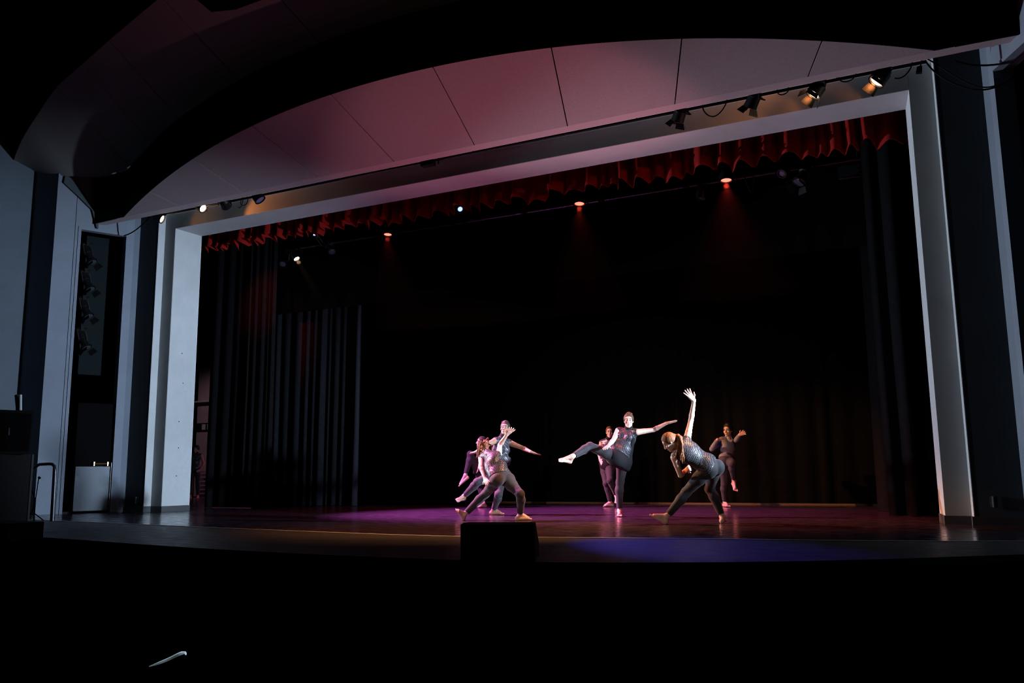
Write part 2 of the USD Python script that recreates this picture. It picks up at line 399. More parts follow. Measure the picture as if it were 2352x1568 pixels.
drape('backdrop_curtain', 'black velvet backdrop curtain closing the rear of the stage', 'curtain', -2.5, 16.2, 5.85, 0.01, 6.6, M['velvet'], 0.32, 0.05, 3)
obj('hem', box((-2.5, 5.76, 0.0), (16.2, 5.80, 0.035)), mat('dusty_hem', (0.10, 0.055, 0.035), 0.9), '/World/backdrop_curtain')
drape('leg_curtain', 'black side curtain nearest the left pier, tinted dark red at its top', 'curtain', -0.84, 1.02, 1.92, 0.01, 6.3, M['leg_velvet'], 0.20, 0.07, 5)
drape('leg_curtain', 'black side curtain further upstage left with folds coloured pale blue for side light', 'curtain', -0.9, 2.22, 3.4, 0.01, 6.3, M['leg_velvet_lit'], 0.24, 0.12, 8)
obj('lit_edge_fold', tube([(2.20, 3.30, 0.01), (2.22, 3.30, 1.5), (2.24, 3.29, 3.5), (2.27, 3.30, 6.3)], [.075, .06, .05, .04], 10), mat('lit_edge_fold_velvet', (0.032, 0.034, 0.046), 0.95, spec=0.05), '/World/leg_curtain_001', smooth=True)  # paler bluish colour stands in for side light on the curtain edge
drape('leg_curtain', 'black side curtain nearest the right pier with faint grey folds', 'curtain', 13.08, 15.2, 1.92, 0.01, 6.3, M['leg_velvet'], 0.30, 0.10, 11)
drape('leg_curtain', 'black side curtain upstage right, only its faint grey edge showing', 'curtain', 12.86, 15.2, 3.4, 0.01, 6.3, M['leg_velvet'], 0.30, 0.08, 14)
drape('border_curtain', 'black overhead border curtain hanging behind the lighting pipe', 'curtain', -1.5, 15.2, 2.95, 4.42, 6.6, M['velvet'], 0.5, 0.02, 17, nz=4)
drape('border_curtain', 'black overhead border curtain furthest upstage, red-tinged along its lower edge', 'curtain', -1.5, 15.2, 4.2, 4.66, 6.6, M['velvet'], 0.5, 0.02, 19, nz=4)
drape('valance_curtain', 'deep red velvet valance with scalloped hem across the top of the stage opening', 'curtain', -0.75, 14.3, 1.3, 5.66, 6.7, M['red_velvet'], 0.27, 0.19, 23, hem=0.10, nz=12, flare=0.05, tilt=-0.0075)


# ------------------------------------------------------------------ stage lights
def frame_of(a):
    a = A(a, float); a /= np.linalg.norm(a)
    x = np.cross(a, [0, 0, 1.0])
    if np.linalg.norm(x) < 0.2:
        x = np.cross(a, [0, 1.0, 0])
    x /= np.linalg.norm(x)
    return x, np.cross(x, a), a


def lathe(profile, o, a, n=20):
    x, y, a = frame_of(a)
    ang = np.linspace(0, 2 * np.pi, n, endpoint=False)
    v = [A(o) + a * h + r * (np.cos(t) * x + np.sin(t) * y) for h, r in profile for t in ang]
    m = len(profile)
    f = []
    for k in range(m - 1):
        for i in range(n):
            j = (i + 1) % n
            f += [[k * n + i, (k + 1) * n + i, (k + 1) * n + j], [k * n + i, (k + 1) * n + j, k * n + j]]
    v += [A(o) + a * profile[0][0], A(o) + a * profile[-1][0]]
    for i in range(n):
        j = (i + 1) % n
        f += [[m * n, i, j], [m * n + 1, (m - 1) * n + j, (m - 1) * n + i]]
    q = trimesh.Trimesh(A(v), f, process=False)
    q.fix_normals()
    return q


GL = {}


def lens_mats(key, hot, rim, s):
    if key not in GL:
        GL[key] = (glow('lens_' + key, hot, s), glow('lens_rim_' + key, rim, 1.2))
    return GL[key]


M['lens_dark'] = mat('lens_dark', (0.05, 0.055, 0.07), 0.12, spec=0.8)


def fixture(label, lens, aim, clamp, r=0.075, L=0.26, lit=None, doors=0, lamp=None, group=None, name='stage_light', yoke=True, long=False, spill=None):
    """One theatre lamp: lens centre, the point it aims at, the point of the pipe it hangs from."""
    lens, aim, clamp = A(lens, float), A(aim, float), A(clamp, float)
    x, y, a = frame_of(aim - lens)
    t = thing(name, label, 'stage light', clamp, group)
    body = lens - a * 0.02
    T = lambda m: (m.apply_translation(-clamp), m)[1]
    if long:
        prof = [(-L - 0.16, r * .55), (-L - 0.14, r * .95), (-L * .72, r * 1.05), (-L * .68, r * .8), (-0.04, r * .85), (-0.03, r * 1.25), (0.0, r * 1.25), (0.0, r * 1.02), (-0.015, r * 1.0)]
    else:
        prof = [(-L, r * 0.45), (-L + 0.015, r * 0.62), (-L * 0.55, r * 1.0), (-L * 0.5, r * 1.18), (-0.02, r * 1.22), (0.025, r * 1.3), (0.025, r * 1.08), (0.0, r * 1.02)]
    obj('housing', T(lathe(prof, body, a)), M['black_metal'], t, smooth=35)
    hot = M['lens_dark']
    if lit:
        hot, rim = lens_mats(*lit)
        obj('lens_rim', T(lathe([(0.002, r * 1.06), (0.008, r * 1.06), (0.008, r * 0.9), (0.002, r * 0.9)], body, a)), rim, t)
    obj('lens', T(lathe([(0.001, r * 1.0), (0.008, r * 0.96), (0.012, r * 0.6), (0.014, 0.002)], body, a)), hot, t, smooth=True, label=('glowing lens' if lit else None))
    mid = body - a * L * 0.55
    if yoke:
        s1, s2 = mid + x * r * 1.45, mid - x * r * 1.45
        up = clamp - mid
        up = up / (np.linalg.norm(up) + 1e-9)
        top = clamp - A([0, 0, 0.05])
        h1, h2 = top + x * r * 1.45, top - x * r * 1.45
        obj('yoke', T(tube([s1, h1, h1 * .8 + top * .2, h2 * .8 + top * .2, h2, s2], 0.010, 6)), M['steel'] if name != 'stage_light' else M['black_metal'], t)
        obj('knob', T(lathe([(0, .018), (.02, .018)], s1, x, 8)), M['black_metal'], t)
    obj('clamp', T(cat_([box(clamp + A([-.025, -.035, -.055]), clamp + A([.025, .035, .035]))])), M['black_metal'], t)
    for k in range(doors):
        ang = 2 * np.pi * k / doors
        d = x * np.cos(ang) + y * np.sin(ang)
        w = a if False else np.cross(a, d)
        b0 = body + a * 0.03 + d * r * 1.1
        b1 = b0 + (a * 0.8 + d * 0.55) * r * 1.3
        P = A([[b0 - w * r * .8, b0 + w * r * .8], [b1 - w * r * 1.05, b1 + w * r * 1.05]])
        obj('barn_door', T(sheet(P, d * 0.004)), M['black_metal'], t)
    if spill:
        l = UsdLux.SphereLight.Define(stage, t + '/spill')
        sp, to = spill
        l.CreateRadiusAttr(0.04); l.CreateIntensityAttr(sp / 0.04 ** 2); l.CreateColorAttr(Gf.Vec3f(1.0, 0.30, 0.08))
        sh = UsdLux.ShapingAPI.Apply(l.GetPrim()); sh.CreateShapingConeAngleAttr(32.0); sh.CreateShapingConeSoftnessAttr(0.5)
        l.AddTransformOp().Set(look_at(lens + a * 0.06 + A([0, .05, 0.02]) - clamp, A(to) - clamp))
    if lamp:
        power, col, ang, soft = lamp
        src = lens + a * 0.10
        l = UsdLux.SphereLight.Define(stage, t + '/lamp')
        rr = 0.05
        l.CreateRadiusAttr(rr); l.CreateIntensityAttr(float(power) / rr ** 2); l.CreateColorAttr(Gf.Vec3f(*col))
        sh = UsdLux.ShapingAPI.Apply(l.GetPrim()); sh.CreateShapingConeAngleAttr(float(ang)); sh.CreateShapingConeSoftnessAttr(float(soft))
        l.AddTransformOp().Set(look_at(src - clamp, aim - clamp))
    return t


AMBER = ('amber', (1.0, 0.62, 0.32), 14.0), (1, .55, .2)
amber = ('amber', (1.0, 0.72, 0.42), (0.95, 0.22, 0.04), 12.0)
red = ('red', (1.0, 0.075, 0.05), (0.9, 0.02, 0.01), 6.5)
violet = ('violet_dim', (0.45, 0.35, 1.0), (0.02, 0.02, 0.05), 0.10)
warm = ('warm', (1.0, 0.78, 0.55), (0.9, 0.30, 0.08), 12.0)
blue = ('blue', (0.30, 0.45, 1.0), (0.05, 0.10, 0.9), 2.2)
# colour of each lamp, brightness, cone; front pipe first
fp = lambda x: (x, -0.60, 5.86)
LA = (1.0, 0.42, 0.16)
fixture('round amber lamp, leftmost on the front pipe, above the left pier', (0.36, -0.66, 5.75), (9.0, 3.7, 1.1), fp(0.30), 0.075, lit=amber, lamp=(240, LA, 13, 0.7), spill=(0.05, (0.75, 0.0, 5.80)))
fixture('round amber lamp second from the left on the front pipe', (1.47, -0.66, 5.80), (8.6, 0.0, 0.9), fp(1.40), 0.075, lit=amber, lamp=(230, LA, 13, 0.7), spill=(0.8, (2.75, 0.05, 5.72)))
fixture('dark-lensed black lamp beside the second amber lamp on the front pipe', (2.02, -0.62, 5.78), (0.75, 1.9, 4.5), fp(1.98), 0.085, L=0.22, lamp=(9, (1.0, 0.10, 0.06), 15, 1.0))  # red beam added to tint the left leg curtain; the lens stays dark
fixture('black lamp with faint violet lens right of the small cable loops', (2.88, -0.62, 5.76), (7.0, 1.2, 0.0), fp(2.82), 0.085, L=0.22, lit=violet, lamp=(620, (0.72, 0.15, 0.64), 27, 1.0))
fixture('unlit black barn-door lamp left of the long cable loop on the front pipe', (10.80, -0.56, 5.74), (8.6, 1.3, 2.2), fp(10.92), 0.075, doors=4, L=0.24)
fixture('unlit black barn-door lamp in the middle of the right group on the front pipe', (11.84, -0.56, 5.73), (9.2, 1.3, 2.0), fp(11.98), 0.075, doors=4, L=0.24)
fixture('amber barn-door lamp second from the right on the front pipe', (12.68, -0.55, 5.74), (8.6, -2.0, 0.3), fp(12.82), 0.085, doors=4, L=0.24, lit=amber, lamp=(80, LA, 18, 0.7), spill=(1.1, (11.95, 0.05, 5.74)))
fixture('amber lamp, rightmost on the front pipe by the right pier', (13.48, -0.56, 5.74), (9.4, -2.4, 0.3), fp(13.64), 0.09, doors=2, L=0.26, lit=amber, lamp=(80, LA, 18, 0.7), spill=(1.0, (12.8, 0.05, 5.74)))
t = thing('lighting_pipe', 'black pipe along the lower edge of the ceiling shell carrying lamps', 'pipe', (7, -0.6, 5.86))
obj('pipe', tube([(-7.1, 0, 0), (-3, 0, 0), (3, 0, 0), (7.08, 0, 0)], 0.022, 10), M['black_metal'], t)
for x in (1.0, 4.2, 7.4, 10.2, 13.0):
    obj('hanger', tube([(x - 7, 0, 0), (x - 7, 0, 0.5)], 0.008, 6), M['black_metal'], t)
t = thing('junction_box', 'small black box under the middle of the front pipe', 'box', (6.56, -0.6, 5.885))
obj('body', box((-0.13, -0.06, -0.10), (0.10, 0.06, 0.0)), M['black_metal'], t)
obj('cable_end', tube([(0.19, 0, 0.02), (0.19, 0, -0.10)], 0.012, 6), M['rubber'], t)


def cable(label, pts, r=0.009, name='cable', mat_=None):
    pts = A(pts, float)
    t = thing(name, label, 'cable', pts[0])
    obj('cord', tube(curve(pts - pts[0], 36), r, 7), mat_ or M['rubber'], t, smooth=True)
    return t


cable('thin black cable running from the front pipe down to the left wall recess', [(-0.06, -0.6, 5.87), (-0.25, -0.6, 5.76), (-0.5, -0.58, 5.66), (-0.85, -0.56, 5.60)], 0.012)
cable('small twin loop of cable between the two black lamps on the left', [(2.30, -0.58, 5.72), (2.42, -0.60, 5.80), (2.40, -0.58, 5.90), (2.33, -0.56, 5.82), (2.45, -0.58, 5.74), (2.52, -0.6, 5.90)], 0.007)
cable('long drooping cable loop right of the leftmost barn-door lamp on the right', [(11.18, -0.56, 5.90), (11.22, -0.58, 5.76), (11.34, -0.6, 5.68), (11.46, -0.6, 5.75), (11.53, -0.58, 5.90)], 0.009)
cable('short cable loop left of the second amber barn-door lamp', [(12.22, -0.56, 5.91), (12.24, -0.58, 5.83), (12.30, -0.6, 5.80), (12.36, -0.58, 5.84), (12.36, -0.56, 5.92)], 0.008)
cable('short cable loop between the two right amber lamps', [(13.02, -0.56, 5.91), (13.08, -0.58, 5.82), (13.16, -0.6, 5.81), (13.24, -0.58, 5.91)], 0.008)
cable('cable behind the rightmost amber lamp running up to the pipe', [(13.70, -0.56, 5.74), (13.78, -0.56, 5.73), (13.88, -0.58, 5.80), (13.92, -0.6, 5.90)], 0.009)
cable('lower of two cables swagging from the front pipe to the right recess', [(14.07, -0.6, 5.88), (14.25, -0.6, 5.60), (14.45, -0.6, 5.44), (14.68, -0.6, 5.345), (14.85, -0.62, 5.35), (15.02, -0.66, 5.42)], 0.011)
cable('upper of two cables swagging from the front pipe to the right recess', [(14.08, -0.62, 5.90), (14.32, -0.62, 5.65), (14.55, -0.62, 5.44), (14.72, -0.62, 5.36), (14.88, -0.64, 5.37), (15.02, -0.68, 5.44)], 0.009)
cable('short black cable leading across the top of the right pier into the recess', [(14.40, -0.6, 5.80), (14.58, -0.6, 5.70), (14.78, -0.62, 5.64), (15.02, -0.68, 5.60)], 0.012)
t = thing('hanging_plug', 'black cable plug hanging at the right end of the front pipe', 'plug', (14.0, -0.6, 5.90))
obj('cord', tube(curve([(0.03, 0, 0), (0.02, 0, -0.06), (0.0, 0, -0.09)], 8), 0.008, 6), M['rubber'], t)
obj('plug', trimesh.convex.convex_hull(A([(-0.03, -0.02, -0.09), (0.03, -0.02, -0.09), (-.05, -.03, -.17), (.02, -.03, -.18), (-0.03, 0.02, -0.09), (0.03, 0.02, -0.09), (-.05, .03, -.17), (.02, .03, -.18)])), M['rubber'], t)

# the electric pipe above the stage
ep = lambda x: (x, 2.25, 5.70)
fixture('unlit lamp with blue-grey lens at the far left end of the upstage pipe', (-0.98, 2.1, 5.80), (4, -6, 2), ep(-0.9), 0.07, L=0.24)
fixture('round white-hot lamp glowing under the left end of the red valance', (-0.36, 2.1, 5.66), (7.0, -3.0, 0.6), ep(-0.45), 0.065, L=0.24, lit=warm, lamp=(14, (1, .55, .28), 26, 0.6))
fixture('unlit silver-trimmed lamp right of the first white-hot lamp', (0.28, 2.15, 5.72), (2.5, -0.5, 3.4), ep(0.2), 0.075, L=0.26, doors=2)
fixture('round white-hot lamp hanging lower, right of the first leg curtain', (1.42, 2.1, 5.42), (4.6, 1.9, 0.9), (1.38, 2.25, 5.70), 0.065, L=0.24, lit=warm, lamp=(12, (1, .50, .24), 8, 0.8))
fixture('small blue-white lamp glowing at the valance hem on the left', (2.05, 1.95, 5.86), (7.0, 1.6, 0.0), ep(2.05), 0.05, L=0.22, lit=('violet', (0.55, 0.5, 1.0), (.2, .15, .9), 1.6), lamp=(6, (0.5, 0.3, 1.0), 20, 1.0))
fixture('long unlit lamp tilted below the small blue-white lamp', (2.32, 2.2, 5.48), (3.6, 1.4, 3.6), ep(2.2), 0.07, L=0.26, long=True)
fixture('glowing red lamp on the left half of the upstage pipe', (3.85, 2.1, 5.64), (4.2, 1.2, 0.0), ep(3.8), 0.08, L=0.22, lit=red, lamp=(9, (1.0, 0.05, 0.03), 36, 0.9))
fixture('blue lamp glowing under the middle of the red valance', (5.63, 2.05, 5.91), (11.2, -3.5, 0.6), ep(5.63), 0.05, L=0.22, lit=blue, lamp=(75, (0.12, 0.10, 1.0), 7, 0.9))
fixture('glowing red lamp at the middle of the upstage pipe', (8.17, 2.1, 5.64), (8.3, 1.2, 0.0), ep(8.15), 0.09, L=0.22, lit=red, lamp=(18, (1.0, 0.06, 0.03), 34, 0.9))
fixture('unlit upright lamp with a faint silver bracket left of the right red lamp', (10.42, 2.2, 5.42), (10.2, 1.5, 0.0), ep(10.40), 0.065, L=0.22)
fixture('glowing red lamp on the right half of the upstage pipe', (10.90, 2.1, 5.64), (11.0, 1.4, 0.0), ep(10.92), 0.09, L=0.22, lit=red, lamp=(32, (1.0, 0.05, 0.03), 38, 0.9))
fixture('unlit lamp with a pale lens right of the right red lamp', (11.82, 2.15, 5.62), (10.5, -1.0, 2.5), ep(11.85), 0.065, L=0.22)
fixture('large dark unlit lamp with brackets near the right end of the upstage pipe', (12.08, 2.1, 5.40), (11.0, 0.8, 3.0), ep(12.35), 0.09, L=0.30, doors=4, long=True)
fixture('pale-cased unlit lamp tucked under the right end of the red valance', (13.10, 2.0, 5.88), (12.4, -0.5, 7.2), (13.24, 2.25, 5.70), 0.045, L=0.26)
fixture('unlit lamp low on the left of the upstage pipe, beside the second white-hot lamp', (0.98, 2.15, 5.36), (2.4, -0.3, 2.4), (0.95, 2.25, 5.70), 0.07, L=0.24)
fixture('dark can lamp standing up from the pipe left of the left red lamp', (3.62, 2.05, 5.95), (3.9, -0.8, 7.6), ep(3.58), 0.06, L=0.24)
t = thing('electric_pipe', 'long steel pipe carrying the upstage lamps below the red valance', 'pipe', (6, 2.25, 5.70))
obj('pipe', tube([(-7.2, 0, 0), (-3, 0, 0), (3, 0, 0), (7.3, 0, 0)], 0.025, 10), M['steel'], t)
for x in (-0.6, 3.0, 6.6, 10.0, 13.0):
    obj('lift_line', tube([(x - 6, 0, 0), (x - 6, 0, 3.195)], 0.006, 5), M['black_metal'], t)
for x in np.arange(0.5, 13.4, 1.6):
    obj('tape', tube([(x - 6, 0, 0), (x - 5.88, 0, 0)], 0.028, 10), M['rubber'], t)
cable('dim cable draped between lamps at the right end of the upstage pipe', [(11.2, 2.2, 5.70), (11.25, 2.2, 5.48), (11.30, 2.2, 5.40), (11.34, 2.2, 5.5), (11.34, 2.2, 5.7)], 0.008)
t = thing('hanging_flag', 'dark hanging panel with its orange-lit lower edge made as a brass rail at the right end of the upstage pipe', 'panel', (12.86, 2.45, 5.70))
obj('board', box((-0.18, -0.02, -0.24), (0.17, 0.02, 0.26)), M['board'], t)
obj('hanger', box((-0.02, -0.20, -0.04), (0.02, 0.02, 0.03)), M['black_metal'], t)
obj('rail', tube([(-0.18, -0.03, -0.23), (0.17, -0.03, -0.23)], 0.014, 8), M['brass'], t)  # brass colour stands in for orange lamp light along the edge

# ------------------------------------------------------------------ the left recess: lamp tower, board, door
wl_ = lambda a, o, z: A([*(P0 + u * a + nin * o), z])
t = thing('lamp_tower', 'black upright pipe with short cross arms inside the left wall recess', 'lamp tower', wl_(1.09, 0.30, 0))
base = wl_(1.09, 0.30, 0)
obj('pole', tube([(0, 0, 0), (0, 0, 2.8), (0, 0, 5.55)], 0.022, 8), M['black_metal'], t)
obj('foot', lathe([(0, .2), (.03, .2), (.035, .05)], (0, 0, 0), (0, 0, 1)), M['black_metal'], t)
arms = []
for z in (5.42, 4.86, 4.30, 3.66):
    d = wl_(0.86, 0.16, z) - base
    obj('arm', tube([(0, 0, z), d], 0.014, 6), M['steel'], t)
names = ['topmost', 'second', 'third', 'lowest']
for k, z in enumerate((5.42, 4.86, 4.30, 3.66)):
    cl = wl_(0.96, 0.20, z)
    lens = wl_(0.86, 0.10, z - 0.42)
    fixture(f'dark unlit lamp, {names[k]} of the four on the tower in the left recess', lens, lens + A([0.9, 0.25, -1.6]), cl, 0.085, L=0.30, doors=2, name='tower_light', long=True)
t = thing('acoustic_board', 'tall narrow dull grey board hung inside the left wall recess', 'board', wl_(0.69, 0.5, 4.2))
q = [wl_(0.47, 0.5, 0)[:2], wl_(0.91, 0.5, 0)[:2], wl_(0.91, 0.54, 0)[:2], wl_(0.47, 0.54, 0)[:2]]
m = prism(q, 2.76, 5.66); m.apply_translation(-wl_(0.69, 0.5, 4.2))
obj('board', m, M['board'], t)
d1 = struct('door_1', 'dark door with paler plate for its lit lower half and brass-ended push bar')
pw = lambda a0, a1, o0, o1, z0, z1: prism([wl_(a0, o0, 0)[:2], wl_(a1, o0, 0)[:2], wl_(a1, o1, 0)[:2], wl_(a0, o1, 0)[:2]], z0, z1)
obj('leaf', pw(0.28, 0.95, 0.08, 0.13, 0.02, 2.15), M['black'], d1)
obj('lit_lower_plate', pw(0.30, 0.93, 0.06, 0.08, 0.04, 0.90), M['door_steel'], d1)  # paler plate stands in for light on the lower door
obj('push_bar', tube([wl_(0.36, 0.02, 0.95), wl_(0.62, 0.02, 0.95)], 0.022, 8), M['brass'], d1)
for a in (0.36, 0.61):
    obj('bar_bracket', pw(a - 0.012, a + 0.012, 0.0, 0.08, 0.91, 0.99), M['brass'], d1)
obj('edge_rail', pw(0.275, 0.29, 0.03, 0.08, 0.0, 0.98), M['steel'], d1)
for sx, nm in ((1, 'left'), (-1, 'right')):
    xx, zz = (-0.515, 0.23) if sx > 0 else (14.39, 0.29)
    t = thing('wall_outlet', f'small wall outlet low on the dark {nm} pier', 'outlet', (xx, -0.165, zz))
    obj('plate', box((-0.04, -0.012, -0.07), (0.04, 0.0, 0.07)), M['wall_dark'], t)
    obj('lit_cover_edge', box((-0.012 if sx > 0 else -0.014, -0.03, -0.065), (0.004 if sx > 0 else 0.0, -0.012, 0.065)), M['pale'], t)  # pale colour stands in for the lit side of the cover
t = thing('anchor_screws', 'dark screw holes in a column on the pale left jamb', 'screws', (0.035, 0.3, 2.2), kind='stuff')
obj('screw', cat_([trimesh.creation.icosphere(1, 0.010).apply_translation((0.0, y_, z_)) for y_, z_ in ((.05, .38), (.0, -.41), (.02, -.94), (-.01, .99), (0.0, -1.5))]), M['black'], t)

# ------------------------------------------------------------------ left foreground
t = thing('speaker_cabinet', 'big black cabinet at the far left of the apron, under the smaller speaker', 'cabinet', (1.95, -4.62, 0))
obj('body', box((-0.55, -0.3, 0), (0.36, 0.3, 1.02)), M['rubber'], t)
obj('grille', box((-0.50, -0.31, 0.08), (0.32, -0.30, 0.94)), M['black'], t)
obj('corner_post', box((0.35, 0.27, 0), (0.372, 0.30, 1.02)), M['black_metal'], t)
t = thing('loudspeaker', 'black loudspeaker standing on the big cabinet at the far left', 'speaker', (1.95, -4.62, 1.02))
b = trimesh.convex.convex_hull(A([(-.5, -.30, 0), (0.28, -.32, 0), (0.53, .12, 0), (-.5, .3, 0), (-.5, -.30, .62), (0.30, -.32, .61), (0.56, .12, .60), (-.5, .3, .62)]))
obj('body', b, M['rubber'], t)
obj('grille', sheet(A([[(0.30, -.322, .04), (0.53, .10, .04)], [(0.32, -.322, .57), (0.555, .10, .56)]]), A([.006, -.004, 0])), M['black'], t)
obj('handle', box((0.40, -0.14, 0.26), (0.43, -0.07, 0.36)), M['black_metal'], t)
t = thing('rolled_tube', 'dark rolled tube standing on the loudspeaker, leaning left', 'tube', (2.28, -4.6, 1.63))
obj('roll', tube([(0.03, 0, 0), (-0.03, 0.0, 0.22)], 0.026, 12), M['wall_dark'], t)
t = thing('rolled_tube', 'pale rolled tube standing on the loudspeaker, right of the dark one', 'tube', (2.34, -4.6, 1.63))
obj('roll', tube([(0.02, 0, 0), (-0.005, 0.0, 0.22)], 0.022, 12), M['pale'], t)
t = thing('handrail', 'bent metal stair handrail between the speaker stack and the left recess', 'handrail', (0.94, -3.0, 0))
pts = [(-0.72, 0, 0.76), (-0.60, 0, 0.82), (-0.41, 0, 0.91), (-0.2, 0, 0.915), (-0.08, 0, 0.91), (-0.02, 0, 0.87), (0.0, 0, 0.80), (0.015, 0, 0.4), (0.03, 0, 0.0)]
obj('rail', tube(pts, 0.024, 12), M['steel'], t, smooth=40)
obj('post', tube([(-0.055, 0.02, 0.90), (-0.035, 0.02, 0.0)], 0.020, 10), M['black_metal'], t)
t = thing('microphone_stand', 'thin microphone stand with dangling cable beside the handrail', 'stand', (0.57, -3.05, 0))
obj('pole', tube([(0.0, 0, 0.30), (0.045, 0, 0.70)], 0.008, 6), M['black_metal'], t)
obj('clip', tube([(0.045, 0, 0.70), (0.075, 0, 0.685)], 0.018, 8), M['black_metal'], t)
obj('lower_pole', tube([(0.0, 0, 0.0), (0.0, 0, 0.32)], 0.012, 6), M['black_metal'], t)
for k in range(3):
    a = 2.1 * k + 0.4
    obj('leg', tube([(0, 0, 0.12), (0.16 * math.cos(a), 0.16 * math.sin(a), 0.008)], 0.008, 6), M['black_metal'], t)
obj('cable', tube(curve([(-0.20, 0, 0.50), (-0.12, 0, 0.48), (-0.04, 0, 0.40), (-0.01, -.01, 0.25), (-0.06, -.02, 0.10), (-0.10, -.03, 0.012)], 24), 0.012, 7), M['rubber'], t)
obj('connector', box((-0.25, -0.02, 0.47), (-0.20, 0.02, 0.53)), M['pale'], t)
t = thing('subwoofer', 'low black box in front of the far left corner of the stage', 'box', (4.06, -5.85, -1.05))
obj('body', box((-1.2, -0.30, 0.0), (0.60, 0.12, 1.25)), M['rubber'], t)
obj('grille', box((-1.1, -0.31, 0.1), (0.5, -0.30, 1.15)), M['black'], t)
# monitor wedge on the edge of the apron
t = thing('monitor_speaker', 'black wedge monitor speaker standing on the front edge of the apron', 'speaker', (10.55, -5.78, 0.0))
yaw = 0.40
rot = lambda m: (m.apply_transform(trimesh.transformations.rotation_matrix(yaw, [0, 0, 1])), m)[1]
w_ = 0.30
wedge = trimesh.convex.convex_hull(A([(-w_, -.20, 0.0), (w_, -.20, 0), (-w_, .20, 0), (w_ + .02, .20, 0), (-w_, -.20, .285), (w_, -.20, .285), (-w_, 0.02, .29), (w_, 0.02, .29), (-w_, .20, .06), (w_ + .02, .20, .10)]))
obj('body', rot(wedge), M['rubber'], t)
obj('grille', rot(sheet(A([[(-.27, .205, .09), (.27, .205, .09)], [(-.27, 0.035, .285), (.27, .035, .285)]]), A([0, .006, .006]))), M['black'], t)
for k in (-1, 1):
    obj('foot', rot(box((k * .24 - .02, -.16, -0.0), (k * .24 + .02, .16, .006))), M['black_metal'], t)

# one seat of the dark house whose edge is lit by the added spot
t = thing('auditorium_seat', 'black auditorium seat whose pale curved edge catches light, lower left foreground', 'seat', (11.40, -9.80, -1.05))
o = A([11.40, -9.80, -1.05])
rx, ry = A([0.893, 0.45, 0]), A([-0.45, 0.893, 0])
e3 = lambda a, b, c: rx * a + ry * b + A([0, 0, c])
back = [[e3(a, 0.05 - 0.10 * (a / 0.28) ** 2 + 0.06 * t_, 0.42 + 0.62 * t_ - 0.06 * (a / 0.26) ** 2 * t_) for a in np.linspace(-0.26, 0.26, 12)] for t_ in np.linspace(0, 1, 8)]
obj('backrest', sheet(A(back), ry * 0.05), M['seat'], t, smooth=40)
arm_ = curve(A([(11.348, -9.972, .038), (11.378, -9.955, .047), (11.41, -9.938, .060), (11.44, -9.926, .0745), (11.462, -9.918, .083)]) - o, 12)
obj('arm_cap', tube(arm_, np.interp(np.linspace(0, 1, 12), [0, .3, .9, 1], [0.003, 0.009, 0.0115, 0.007]), 8), M['pale'], t, smooth=40, label='pale curved arm cap')
obj('arm_post', trimesh.convex.convex_hull(np.vstack([arm_ - A([0, 0, 0.02]), A([[arm_[0][0], arm_[0][1], 0.0], [arm_[-1][0], arm_[-1][1], 0.0], [arm_[0][0], arm_[0][1] + .05, 0.0], [arm_[-1][0], arm_[-1][1] + .05, 0.0]])])), M['seat'], t)
obj('cushion', trimesh.convex.convex_hull(A([e3(a, b, c) for a in (-.24, .24) for b in (.10, .52) for c in (.38, .46)])), M['seat'], t)
obj('stand', trimesh.convex.convex_hull(A([e3(a, b, c) for a in (-.2, .2) for b in (.12, .22) for c in (0.0, .40)])), M['black_metal'], t)

